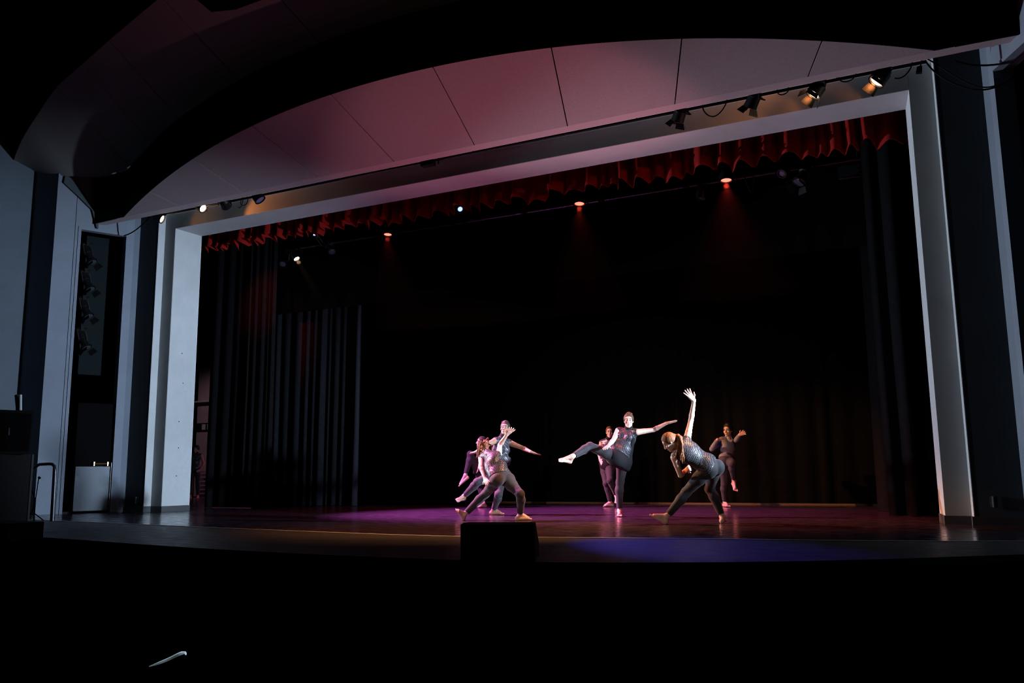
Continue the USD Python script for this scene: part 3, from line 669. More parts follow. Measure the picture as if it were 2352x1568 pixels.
# ------------------------------------------------------------------ people: bodies as smooth unions of rounded limbs, meshed with surface nets
JOINTS = {
    'A': {'P': (8.020, -0.870, 0.617), 'N': (7.723, -0.708, 0.976), 'Hd': (7.594, -0.609, 1.039), 'Ls': (7.570, -0.649, 0.933), 'Rs': (7.896, -0.710, 0.953), 'Lh': (7.973, -0.947, 0.580), 'Rh': (8.077, -0.785, 0.584), 'Lk': (7.686, -0.744, 0.385), 'Rk': (8.372, -0.964, 0.392), 'La': (7.436, -0.939, 0.089), 'Lo': (7.378, -1.096, 0.171), 'Le': (7.677, -0.860, 0.786), 'Lw': (7.805, -0.973, 0.613), 'Lt': (7.913, -1.080, 0.538), 'Re': (7.811, -0.503, 1.116), 'Rw': (7.981, -0.598, 1.268), 'Rt': (8.114, -0.653, 1.360), 'Lc': (7.405, -0.924, 0.030), 'Ra': (8.257, -0.724, 0.086), 'Rc': (8.219, -0.749, 0.030), 'Ro': (8.396, -0.635, 0.020)},
    'B': {'P': (7.140, 0.714, 0.693), 'N': (7.224, 0.690, 1.253), 'Hd': (7.288, 0.697, 1.435), 'Ls': (7.188, 0.520, 1.227), 'Rs': (7.311, 0.827, 1.196), 'Lh': (7.055, 0.749, 0.664), 'Rh': (7.216, 0.695, 0.656), 'Lk': (6.927, 0.369, 0.546), 'Rk': (7.286, 0.444, 0.345), 'La': (6.619, 0.469, 0.314), 'Lc': (6.590, 0.520, 0.269), 'Lo': (6.568, 0.296, 0.248), 'Le': (7.133, 0.254, 1.135), 'Lw': (6.920, 0.341, 1.041), 'Lt': (6.781, 0.441, 1.031), 'Re': (7.574, 0.759, 1.108), 'Rw': (7.787, 0.649, 1.036), 'Rt': (7.914, 0.750, 0.978), 'Ra': (7.074, 0.672, 0.085), 'Rc': (7.028, 0.668, 0.030), 'Ro': (7.242, 0.688, 0.020)},
    'C': {'P': (5.481, 3.085, 0.721), 'N': (5.634, 3.011, 1.180), 'Hd': (5.626, 2.899, 1.307), 'Ls': (5.661, 2.851, 1.141), 'Rs': (5.556, 3.154, 1.140), 'Lh': (5.508, 3.000, 0.721), 'Rh': (5.445, 3.168, 0.712), 'Lk': (5.421, 2.799, 1.067), 'Rk': (5.322, 3.389, 0.394), 'La': (5.342, 2.743, 0.655), 'Lc': (5.381, 2.762, 0.603), 'Lo': (5.231, 2.675, 0.443), 'Le': (5.560, 2.979, 0.920), 'Lw': (5.625, 2.789, 0.789), 'Lt': (5.522, 2.901, 0.721), 'Re': (5.484, 3.302, 0.923), 'Rw': (5.537, 3.129, 0.764), 'Rt': (5.434, 3.244, 0.703), 'Ra': (5.478, 3.250, 0.085), 'Rc': (5.495, 3.290, 0.030), 'Ro': (5.413, 3.102, 0.020)},
    'D': {'P': (9.377, 0.485, 0.915), 'N': (9.472, 0.743, 1.326), 'Hd': (9.493, 0.674, 1.487), 'Ls': (9.307, 0.695, 1.336), 'Rs': (9.625, 0.667, 1.305), 'Lh': (9.333, 0.410, 0.928), 'Rh': (9.420, 0.563, 0.895), 'Lk': (9.004, 0.230, 1.086), 'Rk': (9.305, 0.714, 0.532), 'La': (8.841, -0.087, 0.931), 'Lc': (8.786, -0.063, 0.853), 'Lo': (8.669, -0.226, 0.880), 'Le': (9.308, 0.459, 1.185), 'Lw': (9.302, 0.235, 1.086), 'Lt': (9.299, 0.071, 1.043), 'Re': (9.840, 0.842, 1.339), 'Rw': (10.062, 0.795, 1.432), 'Rt': (10.225, 0.836, 1.469), 'Ra': (9.286, 0.708, 0.084), 'Rc': (9.272, 0.751, 0.030), 'Ro': (9.337, 0.552, 0.020)},
    'F': {'P': (7.820, 4.134, 0.825), 'N': (7.904, 4.073, 1.335), 'Hd': (7.949, 3.989, 1.478), 'Ls': (7.745, 4.072, 1.278), 'Rs': (8.062, 4.041, 1.269), 'Lh': (7.745, 4.186, 0.809), 'Rh': (7.897, 4.101, 0.807), 'Lk': (7.834, 4.022, 0.464), 'Rk': (7.987, 3.835, 0.526), 'Ra': (8.014, 4.086, 0.232), 'Rc': (8.008, 4.151, 0.188), 'Ro': (8.059, 3.974, 0.083), 'Le': (7.749, 3.900, 1.066), 'Lw': (7.830, 3.725, 0.926), 'Lt': (7.923, 3.619, 0.839), 'Re': (8.075, 4.217, 1.065), 'Rw': (8.099, 4.035, 0.907), 'Rt': (8.010, 4.146, 0.823), 'La': (7.869, 4.145, 0.085), 'Lc': (7.901, 4.176, 0.030), 'Lo': (7.753, 4.033, 0.020)},
    'E': {'P': (11.134, -0.877, 0.734), 'N': (10.797, -1.093, 1.022), 'Hd': (10.695, -1.221, 1.078), 'Ls': (10.730, -1.148, 0.874), 'Rs': (10.860, -0.967, 1.115), 'Lh': (11.093, -0.951, 0.695), 'Rh': (11.159, -0.791, 0.734), 'Lk': (10.804, -0.913, 0.418), 'Rk': (11.024, -0.530, 0.450), 'La': (10.557, -1.020, 0.103), 'Lo': (10.352, -1.086, 0.126), 'Le': (10.760, -0.998, 0.642), 'Lw': (10.782, -0.766, 0.715), 'Lt': (10.805, -0.602, 0.750), 'Re': (10.894, -0.859, 1.368), 'Rw': (10.951, -0.874, 1.628), 'Rt': (10.877, -0.951, 1.760), 'Lc': (10.544, -1.027, 0.030), 'Ra': (11.180, -0.541, 0.085), 'Rc': (11.183, -0.586, 0.030), 'Ro': (11.169, -0.376, 0.020)},
    'G': {'P': (10.170, 4.350, 0.862), 'N': (10.169, 4.597, 1.308), 'Hd': (10.190, 4.504, 1.464), 'Ls': (10.065, 4.456, 1.273), 'Rs': (10.244, 4.747, 1.260), 'Lh': (10.130, 4.269, 0.845), 'Rh': (10.217, 4.432, 0.845), 'Lk': (10.090, 4.433, 0.450), 'Rk': (10.347, 4.027, 0.825), 'Ra': (10.309, 4.277, 0.509), 'Rc': (10.277, 4.334, 0.443), 'Ro': (10.354, 4.177, 0.316), 'Le': (9.918, 4.267, 1.105), 'Lw': (10.062, 4.151, 1.281), 'Lt': (10.135, 4.307, 1.317), 'Re': (10.353, 4.476, 1.274), 'Rw': (10.461, 4.262, 1.364), 'Rt': (10.598, 4.162, 1.414), 'La': (10.041, 4.607, 0.085), 'Lc': (10.014, 4.645, 0.030), 'Lo': (10.140, 4.467, 0.020)},
}


class Field:
    def __init__(self, lo, hi, h):
        self.h = h
        self.lo = A(lo, float)
        self.n = np.ceil((A(hi, float) - self.lo) / h).astype(int) + 1
        self.d = np.full(self.n, 1.0, np.float32)

    def sub(self, lo, hi):
        a = np.clip(np.floor((A(lo) - self.lo) / self.h).astype(int), 0, self.n)
        b = np.clip(np.ceil((A(hi) - self.lo) / self.h).astype(int) + 1, 0, self.n)
        sl = tuple(slice(i, j) for i, j in zip(a, b))
        ax = [self.lo[k] + self.h * np.arange(a[k], b[k], dtype=np.float32) for k in range(3)]
        P = np.stack(np.meshgrid(*[x.astype(np.float32) for x in ax], indexing='ij'), -1)
        return sl, P

    def add(self, lo, hi, fn, k=0.02, op='union'):
        m = k + 3 * self.h
        sl, P = self.sub(A(lo) - m, A(hi) + m)
        if P.size == 0:
            return
        d = fn(P)
        o = self.d[sl]
        if op == 'union':
            q = np.clip(0.5 + 0.5 * (o - d) / k, 0, 1)
            self.d[sl] = o * (1 - q) + d * q - k * q * (1 - q)
        elif op == 'cut':                       # smooth subtraction
            q = np.clip(0.5 - 0.5 * (o + d) / k, 0, 1)
            self.d[sl] = o * (1 - q) + (-d) * q + k * q * (1 - q)

    def clip(self, fn):
        sl, P = self.sub(self.lo, self.lo + self.h * self.n)
        self.d[sl] = np.maximum(self.d[sl], fn(P))

    def cone(self, a, b, ra, rb, k=0.02, cap0=False, cap1=False, op='union'):
        a, b = A(a, np.float32), A(b, np.float32)
        ab = b - a
        L2 = float(ab @ ab) + 1e-9

        def fn(P):
            t = np.clip(((P - a) @ ab) / L2, 0, 1)
            d = np.linalg.norm(P - a - t[..., None] * ab, axis=-1) - (ra + (rb - ra) * t)
            if cap1:
                d = np.maximum(d, ((P - b) @ ab) / math.sqrt(L2))
            if cap0:
                d = np.maximum(d, ((a - P) @ ab) / math.sqrt(L2))
            return d
        r = max(ra, rb)
        self.add(np.minimum(a, b) - r, np.maximum(a, b) + r, fn, k, op)

    def chain(self, pts, rs, k=0.02, **kw):
        for i in range(len(pts) - 1):
            self.cone(pts[i], pts[i + 1], rs[i], rs[i + 1], k, **kw)

    def ell(self, c, F, r, k=0.02, op='union', cut=None):
        """Ellipsoid with frame F (rows: unit axes) and radii r; cut: (point, normal) keeps the side the normal points away from."""
        c, F, r = A(c, np.float32), A(F, np.float32), A(r, np.float32)

        def fn(P):
            q = (P - c) @ F.T
            k0 = np.linalg.norm(q / r, axis=-1)
            k1 = np.linalg.norm(q / (r * r), axis=-1) + 1e-9
            d = np.where(k0 < 1e-4, -r.min(), k0 * (k0 - 1) / k1)
            if cut is not None:
                for p_, n_ in cut:
                    d = np.maximum(d, (P - A(p_, np.float32)) @ A(n_, np.float32))
            return d
        R_ = float(r.max())
        self.add(c - R_, c + R_, fn, k, op)

    def mesh(self):
        d = self.d
        s = d < 0
        cell = np.zeros(np.array(d.shape) - 1, np.int8)
        for i, j, k in np.ndindex(2, 2, 2):
            cell += s[i:i + cell.shape[0], j:j + cell.shape[1], k:k + cell.shape[2]]
        act = (cell > 0) & (cell < 8)
        idx = np.argwhere(act)
        ids = np.full(cell.shape, -1, np.int32)
        ids[act] = np.arange(len(idx))
        acc = np.zeros((len(idx), 3)); cnt = np.zeros(len(idx))
        C = list(np.ndindex(2, 2, 2))
        val = {c: d[idx[:, 0] + c[0], idx[:, 1] + c[1], idx[:, 2] + c[2]] for c in C}
        for c in C:
            for ax in range(3):
                if c[ax] == 0:
                    e = list(c); e[ax] = 1; e = tuple(e)
                    va, vb = val[c], val[e]
                    x = (va < 0) != (vb < 0)
                    t = np.where(x, va / np.where(va - vb == 0, 1, va - vb), 0)
                    p = np.tile(A(c, float), (len(idx), 1)); p[:, ax] += t
                    acc[x] += p[x]; cnt[x] += 1
        v = self.lo + self.h * (idx + acc / np.maximum(cnt, 1)[:, None])
        F_ = []
        for ax in range(3):
            o1, o2 = [(1, 2), (2, 0), (0, 1)][ax]
            lo_ = [slice(1, -1)] * 3; lo_[ax] = slice(0, -1)
            a = s[tuple(lo_)]
            hi_ = [slice(1, -1)] * 3; hi_[ax] = slice(1, None)
            b = s[tuple(hi_)]
            for flip, m in ((False, a & ~b), (True, ~a & b)):
                w = np.argwhere(m)
                if not len(w):
                    continue
                g = w.copy()
                for o in (o1, o2):
                    g[:, o] += 1
                def cid(d1, d2):
                    q = g.copy(); q[:, o1] += d1; q[:, o2] += d2
                    return ids[q[:, 0], q[:, 1], q[:, 2]]
                quad = np.stack([cid(-1, -1), cid(0, -1), cid(0, 0), cid(-1, 0)], 1)
                if flip:
                    quad = quad[:, ::-1]
                F_.append(quad)
        q = np.vstack(F_)
        q = q[(q >= 0).all(1)]
        f = np.vstack([q[:, [0, 1, 2]], q[:, [0, 2, 3]]])
        m = trimesh.Trimesh(v, f, process=False)
        m.remove_unreferenced_vertices()
        return m


def unit(v):
    v = A(v, float)
    return v / (np.linalg.norm(v) + 1e-12)


SR, TC, UP = A([0.894, 0.448, 0]), A([0.448, -0.894, 0]), A([0, 0, 1.0])    # stage directions: to the right of the house, towards the house, up


def bend(a, b, t):
    return A(a) * (1 - t) + A(b) * t


def hand(F, w, tip, n, k, spread=0.16, curl=0.25, thumb=1, s=1.0):
    """Palm, four fingers and a thumb; n: palm normal, thumb: side of the thumb along n x direction."""
    d = unit(tip - w)
    n = unit(n - d * (n @ d))
    x = np.cross(n, d)
    L = 0.178 * k * s
    kn = w + d * L * 0.50
    for i, o in enumerate((-1.5, -.5, .5, 1.5)):
        b = kn + x * o * 0.0185 * k - d * abs(o) * 0.004
        F.cone(w + x * o * 0.008 * k, b, 0.0165 * k, 0.0125 * k, 0.012)
        ln = L * (0.50 - 0.055 * abs(o - 0.3))
        fd = unit(d + x * o * spread)
        p1 = b + fd * ln * 0.45
        f2 = unit(fd + n * curl)
        p2 = p1 + f2 * ln * 0.30
        f3 = unit(fd + n * curl * 2)
        p3 = p2 + f3 * ln * 0.22
        F.chain([b, p1, p2, p3], [0.0105 * k, 0.0092 * k, 0.0085 * k, 0.0072 * k], 0.004)
    t0 = w + d * L * 0.14 + x * thumb * 0.018 * k
    t1 = t0 + unit(d * 0.75 + x * thumb * 0.75 + n * 0.2) * 0.045 * k
    t2 = t1 + unit(d * 1.0 + x * thumb * (0.25 + spread)) * 0.038 * k
    F.chain([t0, t1, t2], [0.015 * k, 0.0115 * k, 0.0085 * k], 0.008)


def foot(F, an, he, toe, k, side_=1):
    d = unit(toe - he)
    shin = A(an) - he
    up = unit(shin - d * (shin @ d))
    x = np.cross(d, up)
    he = he + up * 0.004
    ball = toe - d * 0.050 * k + up * 0.006
    F.cone(an, he, 0.036 * k, 0.031 * k, 0.02)
    F.cone(an + d * 0.012, ball + up * 0.012, 0.034 * k, 0.020 * k, 0.022)
    F.cone(he, ball + x * 0.018 * k, 0.027 * k, 0.021 * k, 0.02)
    F.cone(he, ball - x * 0.020 * k, 0.027 * k, 0.019 * k, 0.02)
    for i in range(5):
        o = (i - 2) * 0.0165 * k * side_
        ln = (0.050, 0.046, 0.041, 0.035, 0.028)[i] * k
        r = (0.0125, 0.0095, 0.009, 0.0085, 0.008)[i] * k
        a = ball + x * o - up * 0.004
        F.cone(a, a + d * ln - up * 0.004, r * 1.15, r, 0.007)


def person(key, label, skin, up, face, male=False, k=1.0, front=None, top='top', pants='leggings', hair='bun', hair_m=None, hands=None, extra=None, toes=(1, 1), group=None, eyes=True, h=0.006):
    J = {n: A(v) for n, v in JOINTS[key].items()}
    o0 = A([*((J['Lc'] + J['Rc']) / 2)[:2], 0.0])
    lows = min(J[q][2] for q in J)
    t = thing('person', label, 'person', o0, group)
    pts = A(list(J.values()))
    lo, hi = pts.min(0) - 0.20, pts.max(0) + 0.24
    across = unit(J['Rs'] - J['Ls'])
    hips = unit(J['Rh'] - J['Lh'])
    spine = unit(J['N'] - J['P'])
    fr = A(front if front is not None else TC, float)
    chest_f = unit(fr - spine * (fr @ spine) - across * (fr @ across))
    fr2 = fr
    pel_f = unit(fr2 - spine * (fr2 @ spine) - hips * (fr2 @ hips))
    cx = unit(np.cross(spine, chest_f)); px = unit(np.cross(spine, pel_f))
    FC, FP = A([cx, chest_f, spine]), A([px, pel_f, spine])
    P, N, Hd = J['P'], J['N'], J['Hd']
    L = np.linalg.norm(N - P)
    up = unit(up); face = unit(A(face, float) - up * (A(face, float) @ up)); side_ = np.cross(up, face)
    FH = A([side_, face, up])
    hp = lambda a, b, c: Hd + (side_ * a + face * b + up * c) * k

    def torso(F, g=0.0, kk=0.03, chest=True):
        F.ell(P + spine * 0.03, FP, A([.158, .108, .125]) * k + g, kk)
        for s_ in ('L', 'R'):
            b = J[s_ + 'h'] - pel_f * 0.045 - spine * 0.02
            F.ell(b, FP, A([.088, .088, .09]) * k + g, kk)
        F.ell(P + spine * L * 0.40, FC * .5 + FP * .5, A([.128 if not male else .142, .088, .14]) * k + g, kk)
        F.ell(P + spine * L * 0.70, FC, A([.148 if not male else .165, .098, .155]) * k + g, kk)
        ls, rs = J['Ls'], J['Rs']
        m_ = N - spine * 0.035
        F.cone(bend(m_, ls, .25), bend(m_, ls, .86), .062 * k + g, .052 * k + g, kk)
        F.cone(bend(m_, rs, .25), bend(m_, rs, .86), .062 * k + g, .052 * k + g, kk)
        F.cone(N - spine * 0.05, N + spine * .01, .06 * k + g, .05 * k + g, kk)
        if not male and chest:
            for s_ in (-1, 1):
                F.ell(P + spine * L * 0.70 + FC[0] * s_ * .068 * k + chest_f * .070 * k, FC, A([.056, .05, .058]) * k + g, .03)

    def leg(F, s_, g=0.0, end=1.0, kk=0.03):
        hj, kn, an = J[s_ + 'h'], J[s_ + 'k'], J[s_ + 'a']
        q = 1.0 if not male else 1.02
        m1 = bend(hj, kn, .35)
        F.chain([hj, m1, kn], [.090 * k * q + g, .080 * k * q + g, .053 * k * q + g], kk)
        back = unit(np.cross(unit(an - kn), np.cross(unit(an - kn), unit(kn - hj))) + 1e-6 - 0 * kn)
        c = bend(kn, an, .28)
        bk = -(pel_f - unit(an - kn) * (pel_f @ unit(an - kn)))
        c = c + unit(bk) * 0.012
        e = bend(kn, an, end)
        re = .054 + (.036 - .054) * max(0, (end - .28) / .72)
        F.cone(kn, c, .053 * k * q + g, .056 * k * q + g, kk)
        F.cone(c, e, .056 * k * q + g, re * k * q + g, kk, cap1=end < 1)
        F.cone(kn + unit(kn - (hj + an) / 2) * .008, kn + unit(kn - (hj + an) / 2) * .01, .046 * k + g, .046 * k + g, kk)

    def arm(F, s_, g=0.0, kk=0.02, end=1.0):
        sh, el, wr = J[s_ + 's'], J[s_ + 'e'], J[s_ + 'w']
        q = 1.0 if not male else 1.1
        kk = kk * .5
        F.chain([sh, bend(sh, el, .4), el], [.052 * k * q + g, .043 * k * q + g, .0345 * k * q + g], kk)
        m_ = bend(el, wr, .25)
        F.cone(el, m_, .0345 * k * q + g, .0365 * k * q + g, kk)
        F.cone(m_, bend(el, wr, end), .0365 * k * q + g, (.0365 + (.0245 - .0365) * (end - .25) / .75) * k * q + g, kk, cap1=end < 1)

    # ---- body: skin from head to toe, one surface
    F = Field(lo, hi, h)
    torso(F, -0.004)
    for i, s_ in enumerate('LR'):
        leg(F, s_, -0.004)
        arm(F, s_)
        foot(F, J[s_ + 'a'], J[s_ + 'c'], J[s_ + 'o'], k, toes[i])
        hn = (hands or {}).get(s_, {})
        hand(F, J[s_ + 'w'], J[s_ + 't'], A(hn.get('n', chest_f), float), k, hn.get('spread', .10), hn.get('curl', .22), hn.get('thumb', 1), hn.get('s', 1.0))
    F.cone(N - spine * .02, hp(0, -.012, -.05), .052 * k, .050 * k, 0.02)
    hk = k * (1.03 if male else 1.0)
    F.ell(hp(0, -.012, .030), FH, A([.073, .092, .088]) * hk, 0.015)
    F.ell(hp(0, .022, -.042), FH, A([.056, .064, .074]) * hk, 0.02)
    F.ell(hp(0, .062, -.098), FH, A([.024, .022, .020]) * hk, 0.02)
    F.ell(hp(0, .060, .032), FH, A([.052, .026, .030]) * hk, 0.012)
    for s_ in (-1, 1):
        F.ell(hp(.031 * s_, .092, .004), FH, A([.018, .015, .012]) * hk, 0.010, op='cut')
        F.ell(hp(.040 * s_, .056, -.030), FH, A([.022, .026, .022]) * hk, 0.012)
        F.ell(hp(.066 * s_, -.010, -.012), FH, A([.010, .013, .022]) * hk, 0.006)
    F.cone(hp(0, .084, .010), hp(0, .103, -.034), .0075 * hk, .0115 * hk, 0.008)
    F.cone(hp(-.010, .092, -.038), hp(.010, .092, -.038), .009 * hk, .009 * hk, 0.006)
    for dz, rz in ((-.064, .0065), (-.075, .0075)):
        F.cone(hp(-.014, .082, dz), hp(.014, .082, dz), rz * hk, rz * hk, 0.006)
    put = lambda m: (m.apply_translation(-o0), m)[1]
    obj('body', put(F.mesh()), skin, t, smooth=True, label=None)
    del F
    # ---- face details
    if eyes:
        e = cat_([trimesh.creation.icosphere(2, .0118 * hk).apply_translation(hp(.031 * s_, .0725, .003)) for s_ in (-1, 1)])
        obj('eyes', put(e), M['eye'], t, smooth=True)
        e = cat_([trimesh.creation.icosphere(1, .0066 * hk).apply_translation(hp(.031 * s_, .0790, .003)) for s_ in (-1, 1)])
        obj('iris', put(e), M['iris'], t, smooth=True)
        e = cat_([tube(A([hp((.031 + q) * s_, .090 - abs(q) * .25 - max(q, 0) * .35, .022 + .004 * (1 - (q / .018) ** 2)) for q in np.linspace(-.018, .018, 6)]), 0.0034 * hk, 6) for s_ in (-1, 1)])
        obj('eyebrows', put(e), hair_m, t)
        e = tube(A([hp(q, .0905 - abs(q) * .35, -.0695 + .3 * abs(q) * .2) for q in np.linspace(-.019, .019, 7)]), 0.0052 * hk, 8)
        obj('lips', put(e), M['lips'], t, smooth=True)
    # ---- trousers
    F = Field(lo, hi, 0.009)
    F.ell(P + spine * 0.03, FP, A([.158, .108, .125]) * k + .010, .03)
    for s_ in 'LR':
        F.ell(J[s_ + 'h'] - pel_f * 0.045 - spine * 0.02, FP, A([.088, .088, .09]) * k + .010, .03)
        leg(F, s_, .008, 0.90)
    F.ell(P + spine * L * 0.30, FP, A([.132, .094, .10]) * k + .010, .03)
    wp = P + spine * 0.17 * k
    F.clip(lambda Q: ((Q - wp.astype(np.float32)) @ spine.astype(np.float32)) - 0 if True else 0) if pants == 'trousers' else None
    obj(pants, put(F.mesh()), M['leggings'] if not male else M['trousers'], t, smooth=True, label=None)
    # ---- top
    F = Field(lo, hi, 0.009)
    torso(F, .013, 0.035)
    cols = [(N - spine * .03, hp(0, -.012, -.078), .060 * k, .057 * k)]
    F.cone(*cols[0][:2], *cols[0][2:], 0.02, cap1=True)
    hem = P + spine * (extra or {}).get('hem', 0.03) * k
    flare = (extra or {}).get('flare', 0.0)
    if flare:
        F.ell(hem + spine * .04, FP, A([.165, .118, .12]) * k + flare, .05)
    if male:
        for s_ in 'LR':
            arm(F, s_, .008, 0.02, 0.93)
    sp32, hm32 = spine.astype(np.float32), hem.astype(np.float32)
    for s_ in 'LR':
        pass
    # hem: below it nothing, only near the body's axis so that raised knees and hanging sleeves stay
    arms_seg = [(J[s_ + 's'], J[s_ + 'e'], J[s_ + 'w']) for s_ in 'LR'] if male else []

    def hemcut(Q):
        d = -((Q - hm32) @ sp32)
        for a_, b_, c_ in arms_seg:
            for u_, v_ in ((a_, b_), (b_, c_)):
                ab = (v_ - u_).astype(np.float32)
                tt_ = np.clip(((Q - u_.astype(np.float32)) @ ab) / float(ab @ ab), 0, 1)
                near = np.linalg.norm(Q - u_.astype(np.float32) - tt_[..., None] * ab, axis=-1)
                d = np.where(near < .065, -1.0, d)
        return d
    F.clip(hemcut)
    topm = obj(top, put(F.mesh()), M['shirt'] if male else M['mesh_top'], t, smooth=True, label=None)
    if not male and key not in 'AE':
        F = Field(N - .2, N + .3, 0.008)
        F.cone(N - spine * .035, hp(0, -.010, -.072), .070 * k, .062 * k, 0.02, cap1=True)
        obj('collar', put(F.mesh()), M['tunic'], t, smooth=True)
    if (extra or {}).get('tunic'):
        F = Field(lo, hi, 0.009)
        F.ell(P + spine * .0, FP, A([.176, .128, .17]) * k + .012, .03)
        if extra.get('drape'):
            F.cone(J['Rs'] - spine * .13 - pel_f * .03, J['Rh'] + px * .05 - UP * .10, .035, .085, .04)
            F.cone(J['Rh'] + px * .05 - UP * .02, J['Lh'] - UP * .06, .11, .10, .04)
        q0, q1 = (P + spine * .13).astype(np.float32), (P - UP * extra['tunic']).astype(np.float32)
        F.clip(lambda Q: np.maximum((Q - q0) @ sp32 - (1.0 if extra.get('drape') else 0), -((Q - q1) @ (sp32 * .5 + A([0, 0, .5], np.float32)))))
        obj('tunic', put(F.mesh()), M['tunic'], t, smooth=True)
    # ---- hair
    F = Field(Hd - (.50 if hair in ('long', 'ponytail') else .2), Hd + .30, 0.005)
    cut = [(hp(0, .052, .045), unit(face * 1.0 - up * .55)), (hp(0, .0, -.06), -up * .8 + face * .62)]
    if hair == 'short':
        F.ell(hp(0, -.012, .034), FH, A([.081, .100, .094]) * hk, .01, cut=[(hp(0, .070, .055), unit(face - up * .45)), (hp(0, .01, -.03), unit(-up + face * .85))])
        gg = np.random.default_rng(ord(key))
        for _ in range(26):
            a_, c_ = gg.uniform(-.055, .055), gg.uniform(-.06, .055)
            p_ = hp(a_, c_, .034 + .092 * math.sqrt(max(.05, 1 - (a_ / .085) ** 2 - (c_ / .105) ** 2)))
            F.cone(p_, p_ + (side_ * gg.uniform(-.02, .02) + face * gg.uniform(-.01, .035)) * k - up * .004, .009, .006, .016)
    else:
        F.ell(hp(0, -.012, .032), FH, A([.079, .098, .094]) * hk, .01, cut=[(hp(0, .060, .052), unit(face - up * .50)), (hp(0, .004, -.035), unit(-up + face * .9))])
    if hair == 'bun':
        F.ell(hp(0, -.115, .035), FH, A([.042, .034, .040]) * k, .015)
    g = np.random.default_rng(abs(hash(key)) % 1000 if False else ord(key))
    if hair in ('long', 'ponytail'):
        fall = A((extra or {}).get('fall', -UP), float)
        if hair == 'ponytail':
            root = hp(0, -.10, .01)
            F.ell(root, FH, A([.03, .03, .03]) * k, .02)
            strands = [(root, A((extra or {}).get('tail', -face), float), fall, g.uniform(.28, .42), g.normal(0, .036, 3)) for _ in range(46)]
        else:
            strands = [(hp(g.uniform(-.06, .06), g.uniform(-.09, -.02), g.uniform(.0, .09)), -face * .5 + up * .1, fall, .36, g.normal(0, .025, 3)) for _ in range(18)]
        for root, d0, d1, ln, jit in strands:
            p = A(root, float); ps = [p]
            amp_ = g.uniform(.003, .010); ph = g.uniform(0, 6)
            for i in range(9):
                f_ = min(1, i / 2.0)
                d = unit(unit(d0) * (1 - f_) + unit(d1) * f_ + jit * 5 * (1 - f_ * .3))
                p = p + d * ln / 9
                ps.append(p + cx * amp_ * math.sin(i * 1.5 + ph) + chest_f * amp_ * math.cos(i * 1.3 + ph))
            rr = np.r_[np.linspace(.0095, .0085, 6), np.linspace(.008, .003, 4)]
            F.chain(ps, list(rr), .014)
    obj('hair', put(F.mesh()), hair_m, t, smooth=True)
    return t, J, dict(o0=o0, spine=spine, chest=chest_f, cx=cx, P=P, N=N, L=L, k=k, put=put, hp=hp, pel_f=pel_f)


def skin(name, c):
    return usdkit.material(stage, f'/World/Looks/{name}', {'p': ('principled_bsdf', {'base_color': c, 'roughness': 0.48, 'subsurface_weight': 0.12, 'subsurface_radius': (0.01, 0.004, 0.002), 'subsurface_scale': 0.5})}, [], surface='p.BSDF')


M['skin_fair'] = skin('skin_fair', (0.52, 0.345, 0.27))
M['skin_tan'] = skin('skin_tan', (0.50, 0.31, 0.22))
M['skin_brown'] = skin('skin_brown', (0.30, 0.165, 0.11))
M['eye'] = mat('eye_white', (0.30, 0.28, 0.27), 0.3)
M['iris'] = mat('iris_brown', (0.02, 0.012, 0.008), 0.15)
M['lips'] = mat('lips', (0.36, 0.13, 0.12), 0.4)


def hair_mat(name, a, b):
    return usdkit.material(stage, f'/World/Looks/{name}', {'g': ('geometry', {}), 'm': ('mapping', {'scale': (90.0, 90.0, 14.0)}), 'n': ('noise_texture', {'scale': 1.0, 'detail': 3.0}),
                           'r': ('rgb_ramp', {'ramp': [(0.35, a), (0.65, b)]}), 'b': ('bump', {'strength': 0.9, 'distance': 0.006}), 'p': ('principled_bsdf', {'roughness': 0.62, 'specular_ior_level': 0.3})},
                           [('g.position', 'm.vector'), ('m.vector', 'n.vector'), ('n.fac', 'r.fac'), ('r.color', 'p.base_color'), ('n.fac', 'b.height'), ('b.normal', 'p.normal')], surface='p.BSDF')


M['hair_dark'] = hair_mat('hair_dark', (0.010, 0.007, 0.006), (0.030, 0.018, 0.014))
M['hair_brown'] = hair_mat('hair_brown', (0.035, 0.015, 0.008), (0.10, 0.045, 0.02))
M['hair_auburn'] = hair_mat('hair_auburn', (0.07, 0.022, 0.008), (0.24, 0.085, 0.03))
M['leggings'] = mat('leggings', (0.022, 0.020, 0.024), 0.75, spec=0.2, sheen=0.12, noise=(30, .25))
M['tunic'] = mat('tunic_cloth', (0.010, 0.009, 0.011), 0.85, spec=0.15)
M['trousers'] = mat('dark_trousers', (0.030, 0.032, 0.032), 0.85, noise=(25, .3), bump=(18, .01))
M['shirt'] = mat('grey_shirt', (0.17, 0.17, 0.20), 0.8, noise=(30, .15), bump=(14, .01))
M['shoulder_blue'] = mat('shoulder_blue', (0.02, 0.035, 0.30), 0.7)  # blue of the patch over the shoulder
M['white_print'] = mat('white_print', (0.75, 0.76, 0.78), 0.6)
M['red_print'] = mat('red_print', (0.62, 0.11, 0.06), 0.6)
